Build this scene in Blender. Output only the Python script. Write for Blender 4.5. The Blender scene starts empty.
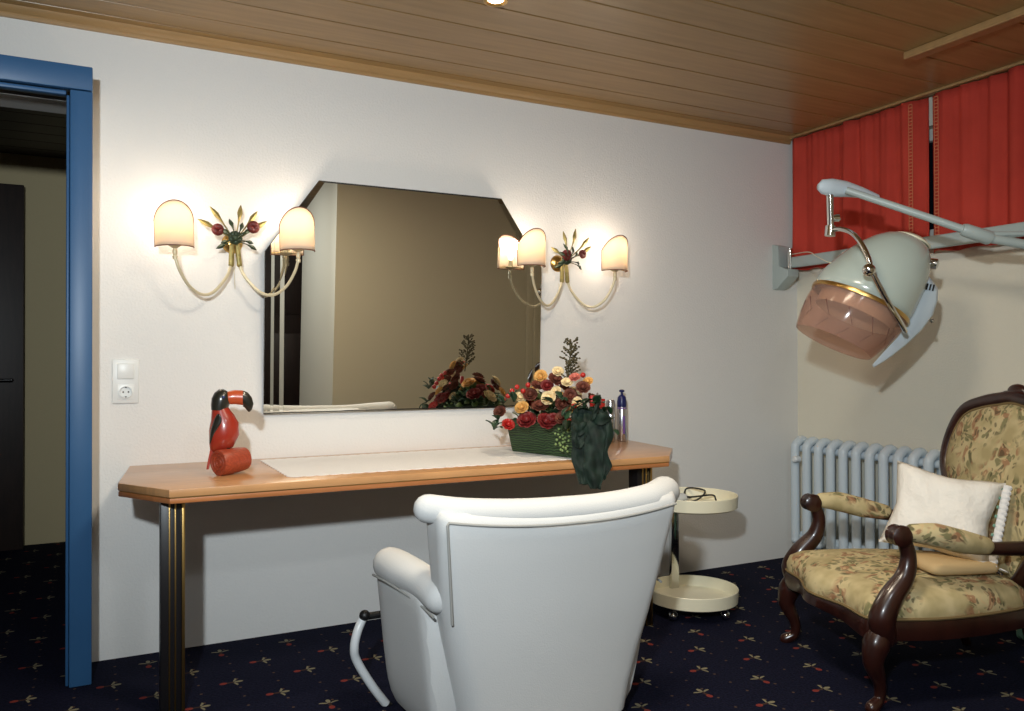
import bpy, bmesh, math, random
from mathutils import Vector, Matrix, noise
random.seed(7)
PI = math.pi
C = bpy.context.scene.collection
V = Vector

# ------------------------------------------------------------------ camera frame
F_PX, YAW, PIT, ROL, HCAM = 813.05, 0.472927, 0.0085127, -0.00256416, 1.15
FW = V((math.sin(YAW)*math.cos(PIT), math.cos(YAW)*math.cos(PIT), math.sin(PIT)))
_R = V((math.cos(YAW), -math.sin(YAW), 0)); _U = _R.cross(FW)
RT = math.cos(ROL)*_R + math.sin(ROL)*_U
UP = -math.sin(ROL)*_R + math.cos(ROL)*_U
def at(x, y, d):
    """world point seen at photo point x, y at depth d metres"""
    return V((0, 0, HCAM)) + (FW + RT*((x-512)/F_PX) - UP*((y-355.5)/F_PX))*d

YW, XR, ZC = 3.535, 3.719, 2.477

# ------------------------------------------------------------------ materials
def nodes_of(name):
    m = bpy.data.materials.new(name); m.use_nodes = True
    nt = m.node_tree; b = nt.nodes['Principled BSDF']
    return m, nt, b
def lin(c):
    return tuple((x/12.92 if x <= .04045 else ((x+.055)/1.055)**2.4) for x in [v/255 for v in c]) + (1,)
def mat(name, col, rough=.5, metal=0, bump=0, bscale=60, var=0, vscale=6, coat=0, trans=0, stretch=None, dist=.01, spec=.5):
    m, nt, b = nodes_of(name)
    c = lin(col)
    b.inputs['Base Color'].default_value = c
    b.inputs['Roughness'].default_value = rough
    b.inputs['Metallic'].default_value = metal
    b.inputs['Coat Weight'].default_value = coat
    b.inputs['Coat Roughness'].default_value = .12
    b.inputs['Transmission Weight'].default_value = trans
    b.inputs['Specular IOR Level'].default_value = spec
    tc = nt.nodes.new('ShaderNodeTexCoord'); mp = nt.nodes.new('ShaderNodeMapping')
    nt.links.new(tc.outputs['Object'], mp.inputs[0])
    if stretch: mp.inputs['Scale'].default_value = stretch
    if var:
        n = nt.nodes.new('ShaderNodeTexNoise'); n.inputs['Scale'].default_value = vscale; n.inputs['Detail'].default_value = 4
        nt.links.new(mp.outputs[0], n.inputs['Vector'])
        r = nt.nodes.new('ShaderNodeValToRGB')
        r.color_ramp.elements[0].position = .3; r.color_ramp.elements[1].position = .7
        r.color_ramp.elements[0].color = tuple(max(0, x*(1-var)) for x in c[:3])+(1,)
        r.color_ramp.elements[1].color = tuple(min(1, x*(1+var)) for x in c[:3])+(1,)
        nt.links.new(n.outputs[0], r.inputs[0]); nt.links.new(r.outputs[0], b.inputs['Base Color'])
    if bump:
        n2 = nt.nodes.new('ShaderNodeTexNoise'); n2.inputs['Scale'].default_value = bscale; n2.inputs['Detail'].default_value = 3
        nt.links.new(mp.outputs[0], n2.inputs['Vector'])
        bp = nt.nodes.new('ShaderNodeBump'); bp.inputs['Strength'].default_value = bump; bp.inputs['Distance'].default_value = dist
        nt.links.new(n2.outputs[0], bp.inputs['Height']); nt.links.new(bp.outputs[0], b.inputs['Normal'])
    return m
def emis(name, col, s):
    m, nt, b = nodes_of(name)
    b.inputs['Base Color'].default_value = lin(col); b.inputs['Emission Color'].default_value = lin(col); b.inputs['Emission Strength'].default_value = s
    return m

M = {}
M['wall'] = mat('wall_paint', (226, 225, 222), .85, bump=.3, bscale=110, dist=.006)
M['wall_cream'] = mat('wall_cream', (232, 226, 208), .85, bump=.3, bscale=110, dist=.006)
M['hall_wall'] = mat('hall_wall', (206, 190, 150), .9, bump=.3, bscale=75)
M['tan_wall'] = mat('tan_wall', (204, 194, 170), .9)
M['blue'] = mat('blue_lacquer', (48, 92, 136), .42, var=.06, vscale=3)
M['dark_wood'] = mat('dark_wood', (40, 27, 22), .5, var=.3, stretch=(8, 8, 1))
M['mahogany'] = mat('mahogany', (46, 20, 14), .3, var=.35, vscale=8, stretch=(3, 3, 1), coat=.3)
M['tabletop'] = mat('cherry_veneer', (196, 146, 98), .3, var=.12, vscale=5, stretch=(1.2, 14, 1), coat=.4)
M['tabletop_edge'] = mat('table_edge', (176, 112, 66), .33, var=.12, vscale=5, stretch=(1, 10, 10), coat=.3)
M['brass'] = mat('brass', (196, 160, 96), .28, metal=1)
M['chrome'] = mat('chrome', (214, 214, 210), .12, metal=1)
M['black'] = mat('black_lacquer', (22, 20, 22), .35)
M['blackp'] = mat('black_plastic', (20, 20, 21), .45)
M['white_fab'] = mat('white_upholstery', (206, 207, 206), .9, bump=.35, bscale=260, dist=.002, var=.02, vscale=4)
M['piping'] = mat('grey_piping', (158, 158, 154), .8)
M['white_enamel'] = mat('white_enamel', (222, 226, 228), .3)
M['rad'] = mat('radiator_enamel', (206, 218, 226), .35)
M['tray'] = mat('cream_plastic', (232, 226, 200), .4)
M['lace'] = mat('white_lace', (240, 238, 236), .9, bump=.8, bscale=140, dist=.004)
M['pillow'] = mat('pillow_cotton', (240, 236, 228), .92, bump=.6, bscale=45, dist=.01)
M['toucan_red'] = mat('toucan_red', (156, 46, 30), .3, var=.15, vscale=14, coat=.4)
M['toucan_orange'] = mat('toucan_orange', (190, 80, 42), .3, var=.1, vscale=14, coat=.4)
M['toucan_log'] = mat('toucan_log', (156, 66, 42), .4, var=.25, vscale=14, stretch=(3, 12, 12))
M['toucan_black'] = mat('toucan_black', (32, 32, 26), .3, var=.3, vscale=20, coat=.4)
M['toucan_blue'] = mat('toucan_blue', (36, 50, 96), .3)
M['dryer'] = mat('dryer_shell', (186, 198, 190), .22, coat=.5)
M['dryer_white'] = mat('dryer_white', (206, 220, 230), .3)
M['armgrey'] = mat('arm_enamel', (176, 188, 186), .35)
M['leaf'] = mat('dark_leaf', (30, 58, 34), .5, var=.35, vscale=30)
M['leaf2'] = mat('mid_leaf', (86, 110, 60), .5, var=.3, vscale=30)
M['pale_green'] = mat('pale_green_berry', (128, 152, 92), .5)
M['rose'] = mat('dark_rose', (112, 20, 20), .6, var=.3, vscale=40)
M['red'] = mat('bright_red', (178, 36, 30), .4)
M['rust'] = mat('rust_bloom', (98, 46, 30), .7, var=.3, vscale=40)
M['cream'] = mat('cream_bloom', (228, 206, 160), .6, var=.15, vscale=40)
M['yellow'] = mat('yellow_bloom', (206, 156, 84), .6, var=.15, vscale=40)
M['pink'] = mat('pink_bloom', (196, 110, 96), .6)
M['brown'] = mat('brown_sprig', (74, 66, 36), .7, var=.3, vscale=50)
M['ribbon'] = mat('green_satin', (9, 32, 22), .75, var=.5, vscale=25)
M['gold_green'] = mat('gilded_leaf', (150, 136, 82), .42, metal=.5, var=.3, vscale=50)
M['sconce_leaf'] = mat('verdigris_leaf', (52, 66, 46), .45, metal=.3)
M['sconce_red'] = mat('tulip_red', (98, 24, 20), .5)
M['ivory_metal'] = mat('ivory_metal', (212, 200, 168), .35, metal=.25)
M['bulb'] = emis('warm_bulb', (255, 226, 190), 8)
M['spotglow'] = emis('spot_glow', (255, 226, 190), 25)
M['silver'] = mat('silver_can', (186, 186, 190), .25, metal=.9)
M['blue_cap'] = mat('blue_cap', (22, 28, 84), .3)
M['violet'] = mat('violet_band', (110, 80, 150), .4)
M['glass_dark'] = mat('dark_glass', (18, 22, 30), .05)
M['darkbottle'] = mat('dark_green_glass', (12, 34, 24), .12)
M['plate'] = mat('switch_plastic', (226, 228, 226), .35)
M['greenbox'] = mat('green_paint', (112, 156, 136), .5)
M['shadeedge'] = mat('brown_braid', (120, 72, 50), .8)
M['window_frame'] = mat('window_frame_paint', (214, 212, 204), .5)
M['braid'] = mat('olive_braid', (120, 100, 64), .9)
M['tanpad'] = mat('tan_fabric', (204, 176, 130), .9)

def mirror_mat():
    m, nt, b = nodes_of('mirror_glass')
    b.inputs['Base Color'].default_value = (.88, .89, .86, 1); b.inputs['Metallic'].default_value = 1; b.inputs['Roughness'].default_value = .004
    return m
M['mirror'] = mirror_mat()

def shade_mat():
    m, nt, b = nodes_of('lampshade_parchment')
    nt.nodes.remove(b)
    out = nt.nodes['Material Output']
    d = nt.nodes.new('ShaderNodeBsdfDiffuse'); t = nt.nodes.new('ShaderNodeBsdfTranslucent'); mx = nt.nodes.new('ShaderNodeMixShader')
    d.inputs[0].default_value = lin((244, 234, 220)); t.inputs[0].default_value = lin((250, 232, 208)); mx.inputs[0].default_value = .5
    nt.links.new(d.outputs[0], mx.inputs[1]); nt.links.new(t.outputs[0], mx.inputs[2]); nt.links.new(mx.outputs[0], out.inputs[0])
    return m
M['shade'] = shade_mat()

def visor_mat():
    m, nt, b = nodes_of('smoked_visor')
    out = nt.nodes['Material Output']
    b.inputs['Base Color'].default_value = lin((186, 158, 146)); b.inputs['Roughness'].default_value = .12
    t = nt.nodes.new('ShaderNodeBsdfTransparent'); t.inputs[0].default_value = lin((250, 234, 226))
    mx = nt.nodes.new('ShaderNodeMixShader'); mx.inputs[0].default_value = .27
    nt.links.new(t.outputs[0], mx.inputs[1]); nt.links.new(b.outputs[0], mx.inputs[2]); nt.links.new(mx.outputs[0], out.inputs[0])
    return m
M['visor'] = visor_mat()

def curtain_mat():
    m = mat('red_curtain', (188, 68, 56), 1.0, var=.12, vscale=4, bump=.3, bscale=300, dist=.002)
    nt = m.node_tree; b = nt.nodes['Principled BSDF']
    b.inputs['Specular IOR Level'].default_value = .1
    return m
M['curtain'] = curtain_mat()
M['curtain_trim'] = mat('curtain_lace_trim', (206, 120, 84), .9)

def ceiling_mat():
    m, nt, b = nodes_of('ceiling_planks')
    tc = nt.nodes.new('ShaderNodeTexCoord'); mp = nt.nodes.new('ShaderNodeMapping'); mp.inputs['Scale'].default_value = (1.0, 14, 1)
    nt.links.new(tc.outputs['Object'], mp.inputs[0])
    n = nt.nodes.new('ShaderNodeTexNoise'); n.inputs['Scale'].default_value = 3; n.inputs['Detail'].default_value = 6
    nt.links.new(mp.outputs[0], n.inputs['Vector'])
    r = nt.nodes.new('ShaderNodeValToRGB'); r.color_ramp.elements[0].position = .3; r.color_ramp.elements[1].position = .7
    r.color_ramp.elements[0].color = lin((142, 111, 66)); r.color_ramp.elements[1].color = lin((160, 127, 80))
    nt.links.new(n.outputs[0], r.inputs[0]); nt.links.new(r.outputs[0], b.inputs['Base Color'])
    b.inputs['Roughness'].default_value = .38; b.inputs['Coat Weight'].default_value = .15; b.inputs['Coat Roughness'].default_value = .2
    return m
M['ceiling'] = ceiling_mat()
M['cove'] = mat('cove_wood', (164, 130, 86), .4, var=.1, vscale=3, stretch=(1, 10, 10))

class NG:
    """little helper for math node chains"""
    def __init__(s, nt): s.nt = nt
    def m(s, op, a, b=None, c=None):
        n = s.nt.nodes.new('ShaderNodeMath'); n.operation = op
        for i, v in enumerate((a, b, c)):
            if v is None: continue
            if isinstance(v, (int, float)): n.inputs[i].default_value = v
            else: s.nt.links.new(v, n.inputs[i])
        return n.outputs[0]

def carpet_mat():
    m, nt, b = nodes_of('carpet_navy_floral'); g = NG(nt)
    tc = nt.nodes.new('ShaderNodeTexCoord'); sp = nt.nodes.new('ShaderNodeSeparateXYZ')
    nt.links.new(tc.outputs['Object'], sp.inputs[0]); X, Y = sp.outputs[0], sp.outputs[1]
    PX, PY = .262, .17
    yr = g.m('DIVIDE', g.m('SUBTRACT', Y, 3.077-PY/2), PY)
    row = g.m('FLOOR', yr); fy = g.m('MULTIPLY', g.m('SUBTRACT', g.m('FRACT', yr), .5), PY)
    odd = g.m('FLOORED_MODULO', row, 2) if False else g.m('ABSOLUTE', g.m('MODULO', row, 2))
    xr = g.m('ADD', g.m('DIVIDE', g.m('SUBTRACT', X, .442-PX/2), PX), g.m('MULTIPLY', odd, .5))
    fx = g.m('MULTIPLY', g.m('SUBTRACT', g.m('FRACT', xr), .5), PX)
    # every third pair of rows shows the motif turned upright
    m3 = g.m('LESS_THAN', g.m('ABSOLUTE', g.m('SUBTRACT', g.m('ABSOLUTE', g.m('MODULO', row, 3)), 2)), .5)
    inv = g.m('SUBTRACT', 1, m3)
    u = g.m('ADD', g.m('MULTIPLY', fx, inv), g.m('MULTIPLY', fy, m3))
    v = g.m('ADD', g.m('MULTIPLY', fy, inv), g.m('MULTIPLY', fx, m3))
    # fan of five petals opening towards +u, root at u = 0
    u0 = g.m('ADD', u, .002)
    r = g.m('SQRT', g.m('ADD', g.m('MULTIPLY', u0, u0), g.m('MULTIPLY', v, v)))
    th = g.m('ARCTAN2', v, u0)
    fan = g.m('LESS_THAN', g.m('ABSOLUTE', th), 1.25)
    pet = g.m('MULTIPLY', g.m('ABSOLUTE', g.m('COSINE', g.m('MULTIPLY', th, 2.6))), .036)
    isp = g.m('MULTIPLY', g.m('MULTIPLY', g.m('LESS_THAN', r, pet), fan), g.m('GREATER_THAN', r, .007))
    du = g.m('ADD', u, .034)
    rd = g.m('LESS_THAN', g.m('ADD', g.m('MULTIPLY', du, du), g.m('MULTIPLY', g.m('MULTIPLY', v, v), 1.6)), .013**2)
    st = g.m('MULTIPLY', g.m('LESS_THAN', g.m('ABSOLUTE', v), .005), g.m('LESS_THAN', g.m('ABSOLUTE', g.m('ADD', u, .012)), .014))
    nz = nt.nodes.new('ShaderNodeTexNoise'); nz.inputs['Scale'].default_value = 120; nt.links.new(tc.outputs['Object'], nz.inputs['Vector'])
    base = nt.nodes.new('ShaderNodeValToRGB'); base.color_ramp.elements[0].position = .35; base.color_ramp.elements[1].position = .65
    base.color_ramp.elements[0].color = lin((12, 14, 30)); base.color_ramp.elements[1].color = lin((23, 25, 46)); nt.links.new(nz.outputs[0], base.inputs[0])
    prev = base.outputs[0]
    for fac, col in ((st, (92, 66, 44)), (rd, (178, 74, 56)), (isp, (186, 176, 140))):
        mx = nt.nodes.new('ShaderNodeMix'); mx.data_type = 'RGBA'
        nt.links.new(g.m('MULTIPLY', fac, .45), mx.inputs[0]); nt.links.new(prev, mx.inputs[6]); mx.inputs[7].default_value = lin(col); prev = mx.outputs[2]
    # pin dots between motifs
    qx = g.m('SUBTRACT', g.m('FRACT', g.m('DIVIDE', X, .131)), .5); qy = g.m('SUBTRACT', g.m('FRACT', g.m('DIVIDE', Y, .085)), .5)
    dot = g.m('LESS_THAN', g.m('ADD', g.m('MULTIPLY', g.m('MULTIPLY', qx, qx), 2.4), g.m('MULTIPLY', qy, qy)), .0035)
    mx = nt.nodes.new('ShaderNodeMix'); mx.data_type = 'RGBA'
    nt.links.new(g.m('MULTIPLY', dot, .3), mx.inputs[0]); nt.links.new(prev, mx.inputs[6]); mx.inputs[7].default_value = lin((140, 110, 80))
    nt.links.new(mx.outputs[2], b.inputs['Base Color'])
    b.inputs['Roughness'].default_value = .95; b.inputs['Specular IOR Level'].default_value = .1
    bp = nt.nodes.new('ShaderNodeBump'); bp.inputs['Strength'].default_value = .4; bp.inputs['Distance'].default_value = .005
    nt.links.new(nz.outputs[0], bp.inputs['Height']); nt.links.new(bp.outputs[0], b.inputs['Normal'])
    return m
M['carpet'] = carpet_mat()

def tapestry_mat():
    m, nt, b = nodes_of('tapestry_floral')
    tc = nt.nodes.new('ShaderNodeTexCoord')
    wn = nt.nodes.new('ShaderNodeTexNoise'); wn.inputs['Scale'].default_value = 9; nt.links.new(tc.outputs['Object'], wn.inputs['Vector'])
    mxv = nt.nodes.new('ShaderNodeMix'); mxv.data_type = 'RGBA'; mxv.inputs[0].default_value = .14
    nt.links.new(tc.outputs['Object'], mxv.inputs[6]); nt.links.new(wn.outputs[1], mxv.inputs[7])
    vec = mxv.outputs[2]
    prev = None
    base = nt.nodes.new('ShaderNodeTexNoise'); base.inputs['Scale'].default_value = 14; nt.links.new(tc.outputs['Object'], base.inputs['Vector'])
    r = nt.nodes.new('ShaderNodeValToRGB'); r.color_ramp.elements[0].color = lin((176, 160, 116)); r.color_ramp.elements[1].color = lin((204, 188, 144))
    r.color_ramp.elements[0].position = .35; r.color_ramp.elements[1].position = .6
    nt.links.new(base.outputs[0], r.inputs[0]); prev = r.outputs[0]
    big = nt.nodes.new('ShaderNodeTexNoise'); big.inputs['Scale'].default_value = 7; big.inputs['Detail'].default_value = 1; nt.links.new(tc.outputs['Object'], big.inputs['Vector'])
    for sc, lo, hi, col, amt in ((30, .0, .36, (104, 104, 66), .75), (21, .0, .33, (156, 104, 74), .75), (44, .0, .28, (78, 70, 48), .7), (55, .0, .25, (208, 180, 136), .7)):
        vo = nt.nodes.new('ShaderNodeTexVoronoi'); vo.inputs['Scale'].default_value = sc; nt.links.new(vec, vo.inputs['Vector'])
        rr = nt.nodes.new('ShaderNodeMapRange'); rr.inputs[1].default_value = hi; rr.inputs[2].default_value = hi+.08; rr.inputs[3].default_value = amt; rr.inputs[4].default_value = 0
        nt.links.new(vo.outputs['Distance'], rr.inputs[0])
        gate = nt.nodes.new('ShaderNodeMapRange'); gate.inputs[1].default_value = .40; gate.inputs[2].default_value = .48
        nt.links.new(big.outputs[0], gate.inputs[0])
        mu = nt.nodes.new('ShaderNodeMath'); mu.operation = 'MULTIPLY'; nt.links.new(rr.outputs[0], mu.inputs[0]); nt.links.new(gate.outputs[0], mu.inputs[1])
        mx = nt.nodes.new('ShaderNodeMix'); mx.data_type = 'RGBA'
        nt.links.new(mu.outputs[0], mx.inputs[0]); nt.links.new(prev, mx.inputs[6]); mx.inputs[7].default_value = lin(col); prev = mx.outputs[2]
    nt.links.new(prev, b.inputs['Base Color']); b.inputs['Roughness'].default_value = .92
    wv = nt.nodes.new('ShaderNodeTexNoise'); wv.inputs['Scale'].default_value = 350; nt.links.new(tc.outputs['Object'], wv.inputs['Vector'])
    bp = nt.nodes.new('ShaderNodeBump'); bp.inputs['Strength'].default_value = .3; bp.inputs['Distance'].default_value = .002
    nt.links.new(wv.outputs[0], bp.inputs['Height']); nt.links.new(bp.outputs[0], b.inputs['Normal'])
    return m
M['tapestry'] = tapestry_mat()

def basket_mat():
    m, nt, b = nodes_of('green_wicker')
    tc = nt.nodes.new('ShaderNodeTexCoord')
    w = nt.nodes.new('ShaderNodeTexWave'); w.bands_direction = 'Z'; w.inputs['Scale'].default_value = 30; w.inputs['Distortion'].default_value = 7; w.inputs['Detail'].default_value = 2
    nt.links.new(tc.outputs['Object'], w.inputs['Vector'])
    r = nt.nodes.new('ShaderNodeValToRGB'); r.color_ramp.elements[0].color = lin((24, 40, 22)); r.color_ramp.elements[1].color = lin((64, 90, 50))
    nt.links.new(w.outputs[0], r.inputs[0]); nt.links.new(r.outputs[0], b.inputs['Base Color']); b.inputs['Roughness'].default_value = .7
    bp = nt.nodes.new('ShaderNodeBump'); bp.inputs['Strength'].default_value = .6; bp.inputs['Distance'].default_value = .004
    nt.links.new(w.outputs[0], bp.inputs['Height']); nt.links.new(bp.outputs[0], b.inputs['Normal'])
    return m
M['basket'] = basket_mat()

# ------------------------------------------------------------------ mesh helpers
def box(bm, c, s, bev=0, rot=None, seg=2):
    mt = Matrix.Translation(V(c)) @ (rot.to_4x4() if rot else Matrix.Identity(4)) @ Matrix.Diagonal((s[0], s[1], s[2], 1))
    r = bmesh.ops.create_cube(bm, size=1, matrix=mt)
    if bev:
        es = list({e for v in r['verts'] for e in v.link_edges})
        bmesh.ops.bevel(bm, geom=es, offset=bev, segments=seg, affect='EDGES', profile=.5)
def frame_at(t, prev=None):
    t = t.normalized()
    if prev is None:
        a = V((0, 0, 1)) if abs(t.z) < .9 else V((1, 0, 0))
        n = t.cross(a).normalized()
    else:
        n = (prev - t*prev.dot(t))
        n = n.normalized() if n.length > 1e-6 else t.orthogonal().normalized()
    return n, t.cross(n)
def loft(bm, rings, cap=True, closed=True):
    vs = [[bm.verts.new(p) for p in r] for r in rings]
    n = len(vs[0])
    for a, b in zip(vs, vs[1:]):
        for i in range(n if closed else n-1):
            j = (i+1) % n
            bm.faces.new((a[i], a[j], b[j], b[i]))
    if cap and closed:
        bm.faces.new(vs[0][::-1]); bm.faces.new(vs[-1])
    return vs
def tube(bm, pts, rad, seg=12, cap=True, flat=1, rnd=False):
    pts = [V(p) for p in pts]; n = len(pts)
    if not isinstance(rad, (list, tuple)): rad = [rad]*n
    rings = []; prev = None
    for i, p in enumerate(pts):
        t = (pts[min(i+1, n-1)] - pts[max(i-1, 0)])
        nn, bb = frame_at(t, prev); prev = nn
        rings.append([p + (nn*math.cos(a)*flat + bb*math.sin(a))*rad[i] for a in [2*PI*k/seg for k in range(seg)]])
    if rnd:
        t0 = (pts[0]-pts[1]).normalized(); t1 = (pts[-1]-pts[-2]).normalized()
        def dome(ring, c, t, r, rev):
            out = []
            for k in (1, 2, 3):
                a = k*PI/8
                out.append([c + (q-c)*math.cos(a) + t*r*math.sin(a) for q in ring])
            return out[::-1] if rev else out
        rings = dome(rings[0], pts[0], t0, rad[0], True) + rings + dome(rings[-1], pts[-1], t1, rad[-1], False)
    loft(bm, rings, cap)
def smooth_path(pts, k=6):
    """Catmull-Rom through pts"""
    pts = [V(p) for p in pts]; out = []
    P = [pts[0]*2-pts[1]] + pts + [pts[-1]*2-pts[-2]]
    for i in range(1, len(P)-2):
        p0, p1, p2, p3 = P[i-1:i+3]
        for j in range(k):
            t = j/k
            out.append(.5*((2*p1)+(p2-p0)*t+(2*p0-5*p1+4*p2-p3)*t*t+(3*p1-p0-3*p2+p3)*t**3))
    out.append(pts[-1]); return out
def lerp_list(vals, n):
    out = []
    for i in range(n):
        f = i*(len(vals)-1)/(n-1); a = int(min(f, len(vals)-2)); out.append(vals[a]+(vals[a+1]-vals[a])*(f-a))
    return out
def lathe(bm, prof, seg=32, mtx=None, a0=0, a1=2*PI, cap=False):
    """prof = [(r, z)]"""
    full = abs(a1-a0-2*PI) < 1e-6
    n = seg if full else seg+1
    mtx = mtx or Matrix.Identity(4)
    rings = []
    for r, z in prof:
        rings.append([mtx @ V((max(r, 1e-5)*math.cos(a0+(a1-a0)*k/seg), max(r, 1e-5)*math.sin(a0+(a1-a0)*k/seg), z)) for k in range(n)])
    vs = [[bm.verts.new(p) for p in r] for r in rings]
    for a, b in zip(vs, vs[1:]):
        for i in range(n if full else n-1):
            j = (i+1) % n
            bm.faces.new((a[i], a[j], b[j], b[i]))
def prism(bm, outline, thick, mtx=None, bev=0):
    """outline in local xy, extruded 0..thick on z"""
    mtx = mtx or Matrix.Identity(4)
    lo = [bm.verts.new(mtx @ V((x, y, 0))) for x, y in outline]; hi = [bm.verts.new(mtx @ V((x, y, thick))) for x, y in outline]
    n = len(lo); fs = [bm.faces.new(lo[::-1]), bm.faces.new(hi)]
    for i in range(n):
        j = (i+1) % n; fs.append(bm.faces.new((lo[i], lo[j], hi[j], hi[i])))
    if bev:
        es = [e for e in fs[0].edges]+[e for e in fs[1].edges]
        bmesh.ops.bevel(bm, geom=es, offset=bev, segments=2, affect='EDGES', profile=.5)
def ball(bm, c, r, s=(1, 1, 1), sub=2, rot=None):
    mt = Matrix.Translation(V(c)) @ (rot.to_4x4() if rot else Matrix.Identity(4)) @ Matrix.Diagonal((s[0]*r, s[1]*r, s[2]*r, 1))
    bmesh.ops.create_icosphere(bm, subdivisions=sub, radius=1, matrix=mt)
def align(z, c=(0, 0, 0), roll=0):
    q = V(z).normalized().to_track_quat('Z', 'Y')
    return Matrix.Translation(V(c)) @ q.to_matrix().to_4x4() @ Matrix.Rotation(roll, 4, 'Z')
def obj(name, bm, m, parent=None, ang=35, loc=None):
    bmesh.ops.recalc_face_normals(bm, faces=bm.faces[:])
    me = bpy.data.meshes.new(name); bm.to_mesh(me); bm.free()
    for f in me.polygons: f.use_smooth = True
    me.set_sharp_from_angle(angle=math.radians(ang))
    for k in (m if isinstance(m, (list, tuple)) else [m]): me.materials.append(M[k] if isinstance(k, str) else k)
    o = bpy.data.objects.new(name, me); C.objects.link(o)
    if parent: o.parent = parent
    if loc is not None: o.location = loc
    return o
def subd(o, n=1):
    md = o.modifiers.new('subdivision', 'SUBSURF'); md.levels = n; md.render_levels = n; return o
def solid(o, t, off=0):
    md = o.modifiers.new('solidify', 'SOLIDIFY'); md.thickness = t; md.offset = off; return o
def thing(name, label, cat, loc=(0, 0, 0), rotz=0, group=None):
    o = bpy.data.objects.new(name, None); C.objects.link(o); o.empty_display_size = .1
    o.location = loc; o.rotation_euler = (0, 0, rotz); o['label'] = label; o['category'] = cat
    if group: o['group'] = group
    return o
def tag(o, label, cat, group=None, kind=None):
    o['label'] = label; o['category'] = cat
    if group: o['group'] = group
    if kind: o['kind'] = kind
    return o
def struct(name, bm, m, label, cat, ang=35):
    o = obj(name, bm, m, None, ang); o['kind'] = 'structure'; o['label'] = label; o['category'] = cat; return o
NB = bmesh.new

# ------------------------------------------------------------------ the room
XL = -2.2; YB = -1.6; YH = 6.0
bm = NB(); box(bm, ((XL+XR)/2+.1, (YB+YH)/2, -.05), (XR-XL+.6, YH-YB+.4, .1))
struct('floor', bm, 'carpet', 'navy blue carpet with small cream and red flower sprigs', 'floor')

# plank ceiling: grooved profile run along x
def plank_ceiling(bm, x0, x1, ys, y0, y1, z):
    prof = [(y1, z)]
    for y in ys:
        prof += [(y+.005, z), (y+.003, z+.006), (y-.003, z+.006), (y-.005, z)]
    prof += [(y0, z), (y0, z+.06), (y1, z+.06)]
    a = [bm.verts.new((x0, p[0], p[1])) for p in prof]; b = [bm.verts.new((x1, p[0], p[1])) for p in prof]
    n = len(prof)
    for i in range(n):
        j = (i+1) % n; bm.faces.new((a[i], a[j], b[j], b[i]))
    bm.faces.new(a[::-1]); bm.faces.new(b)
ys = [3.45, 3.315] + [3.12-.2*k for k in range(22)]
bm = NB(); plank_ceiling(bm, XL, XR+.15, ys, YB, YW+.0, ZC)
struct('ceiling', bm, 'ceiling', 'ceiling of narrow brown wood planks', 'ceiling', 20)
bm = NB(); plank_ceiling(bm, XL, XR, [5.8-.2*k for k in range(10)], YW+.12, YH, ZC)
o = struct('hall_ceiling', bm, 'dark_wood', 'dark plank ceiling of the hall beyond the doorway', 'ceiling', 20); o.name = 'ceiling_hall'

# back wall with door opening
DX0, DX1, DZ = -.98, -.075, 2.135
bm = NB()
box(bm, ((XR+DX1)/2+.08, YW+.06, ZC/2), (XR-DX1+.16, .12, ZC))
box(bm, ((XL+DX0)/2, YW+.06, ZC/2), (DX0-XL, .12, ZC))
box(bm, ((DX0+DX1)/2, YW+.06, (ZC+DZ)/2), (DX1-DX0, .12, ZC-DZ))
struct('wall_back', bm, 'wall', 'white textured wall holding the mirror and wall lamps', 'wall')
# right wall with window opening
WY0, WY1, WZ0, WZ1 = 1.5, 3.3, 1.76, 2.33
bm = NB()
box(bm, (XR+.08, (YB+YW)/2, WZ0/2), (.16, YW-YB, WZ0))
box(bm, (XR+.08, (YB+YW)/2, (ZC+WZ1)/2), (.16, YW-YB, ZC-WZ1))
box(bm, (XR+.08, (WY1+YW)/2, (WZ0+WZ1)/2), (.16, YW-WY1, WZ1-WZ0))
box(bm, (XR+.08, (YB+WY0)/2, (WZ0+WZ1)/2), (.16, WY0-YB, WZ1-WZ0))
struct('wall_right', bm, 'wall_cream', 'cream textured wall behind the radiator and dryer', 'wall')
bm = NB()
yc = (WY0+WY1)/2; zc = (WZ0+WZ1)/2; xw = XR+.08
for y in (WY0+.03, yc, WY1-.03): box(bm, (xw, y, zc), (.05, .06, WZ1-WZ0), .004)
for z in (WZ0+.03, WZ1-.03):
    for q, w in (((WY0+yc)/2, (WY1-WY0)/2-.09), ((WY1+yc)/2, (WY1-WY0)/2-.09)): box(bm, (xw, q, z), (.05, w+.0, .06), .004)
wf = struct('window_1', bm, 'window_frame', 'white framed high window behind the red curtains', 'window')
bm = NB(); box(bm, (xw+.012, yc, zc), (.006, WY1-WY0-.02, WZ1-WZ0-.02)); obj('pane', bm, 'glass_dark', wf)
# left wall, rear wall, projecting block behind camera
bm = NB(); box(bm, (XL-.05, (YB+YH)/2, ZC/2), (.1, YH-YB, ZC)); struct('wall_left', bm, 'wall', 'white wall on the left side of the room', 'wall')
bm = NB(); box(bm, ((XL+XR)/2, YB-.05, ZC/2), (XR-XL+.2, .1, ZC)); struct('wall_rear', bm, 'wall', 'rear wall of the room behind the camera', 'wall')
bm = NB(); box(bm, ((1.750+XR)/2, -.26, ZC/2), (XR-1.750-.002, 1.22, ZC-.004))
o = struct('wall_block', bm, ['wall_cream', 'tan_wall'], 'tan wall block with white end face, seen in the mirror', 'wall'); o.name = 'wall_partition'
for p in o.data.polygons:
    p.material_index = 1 if p.normal.y > .5 else 0
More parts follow.
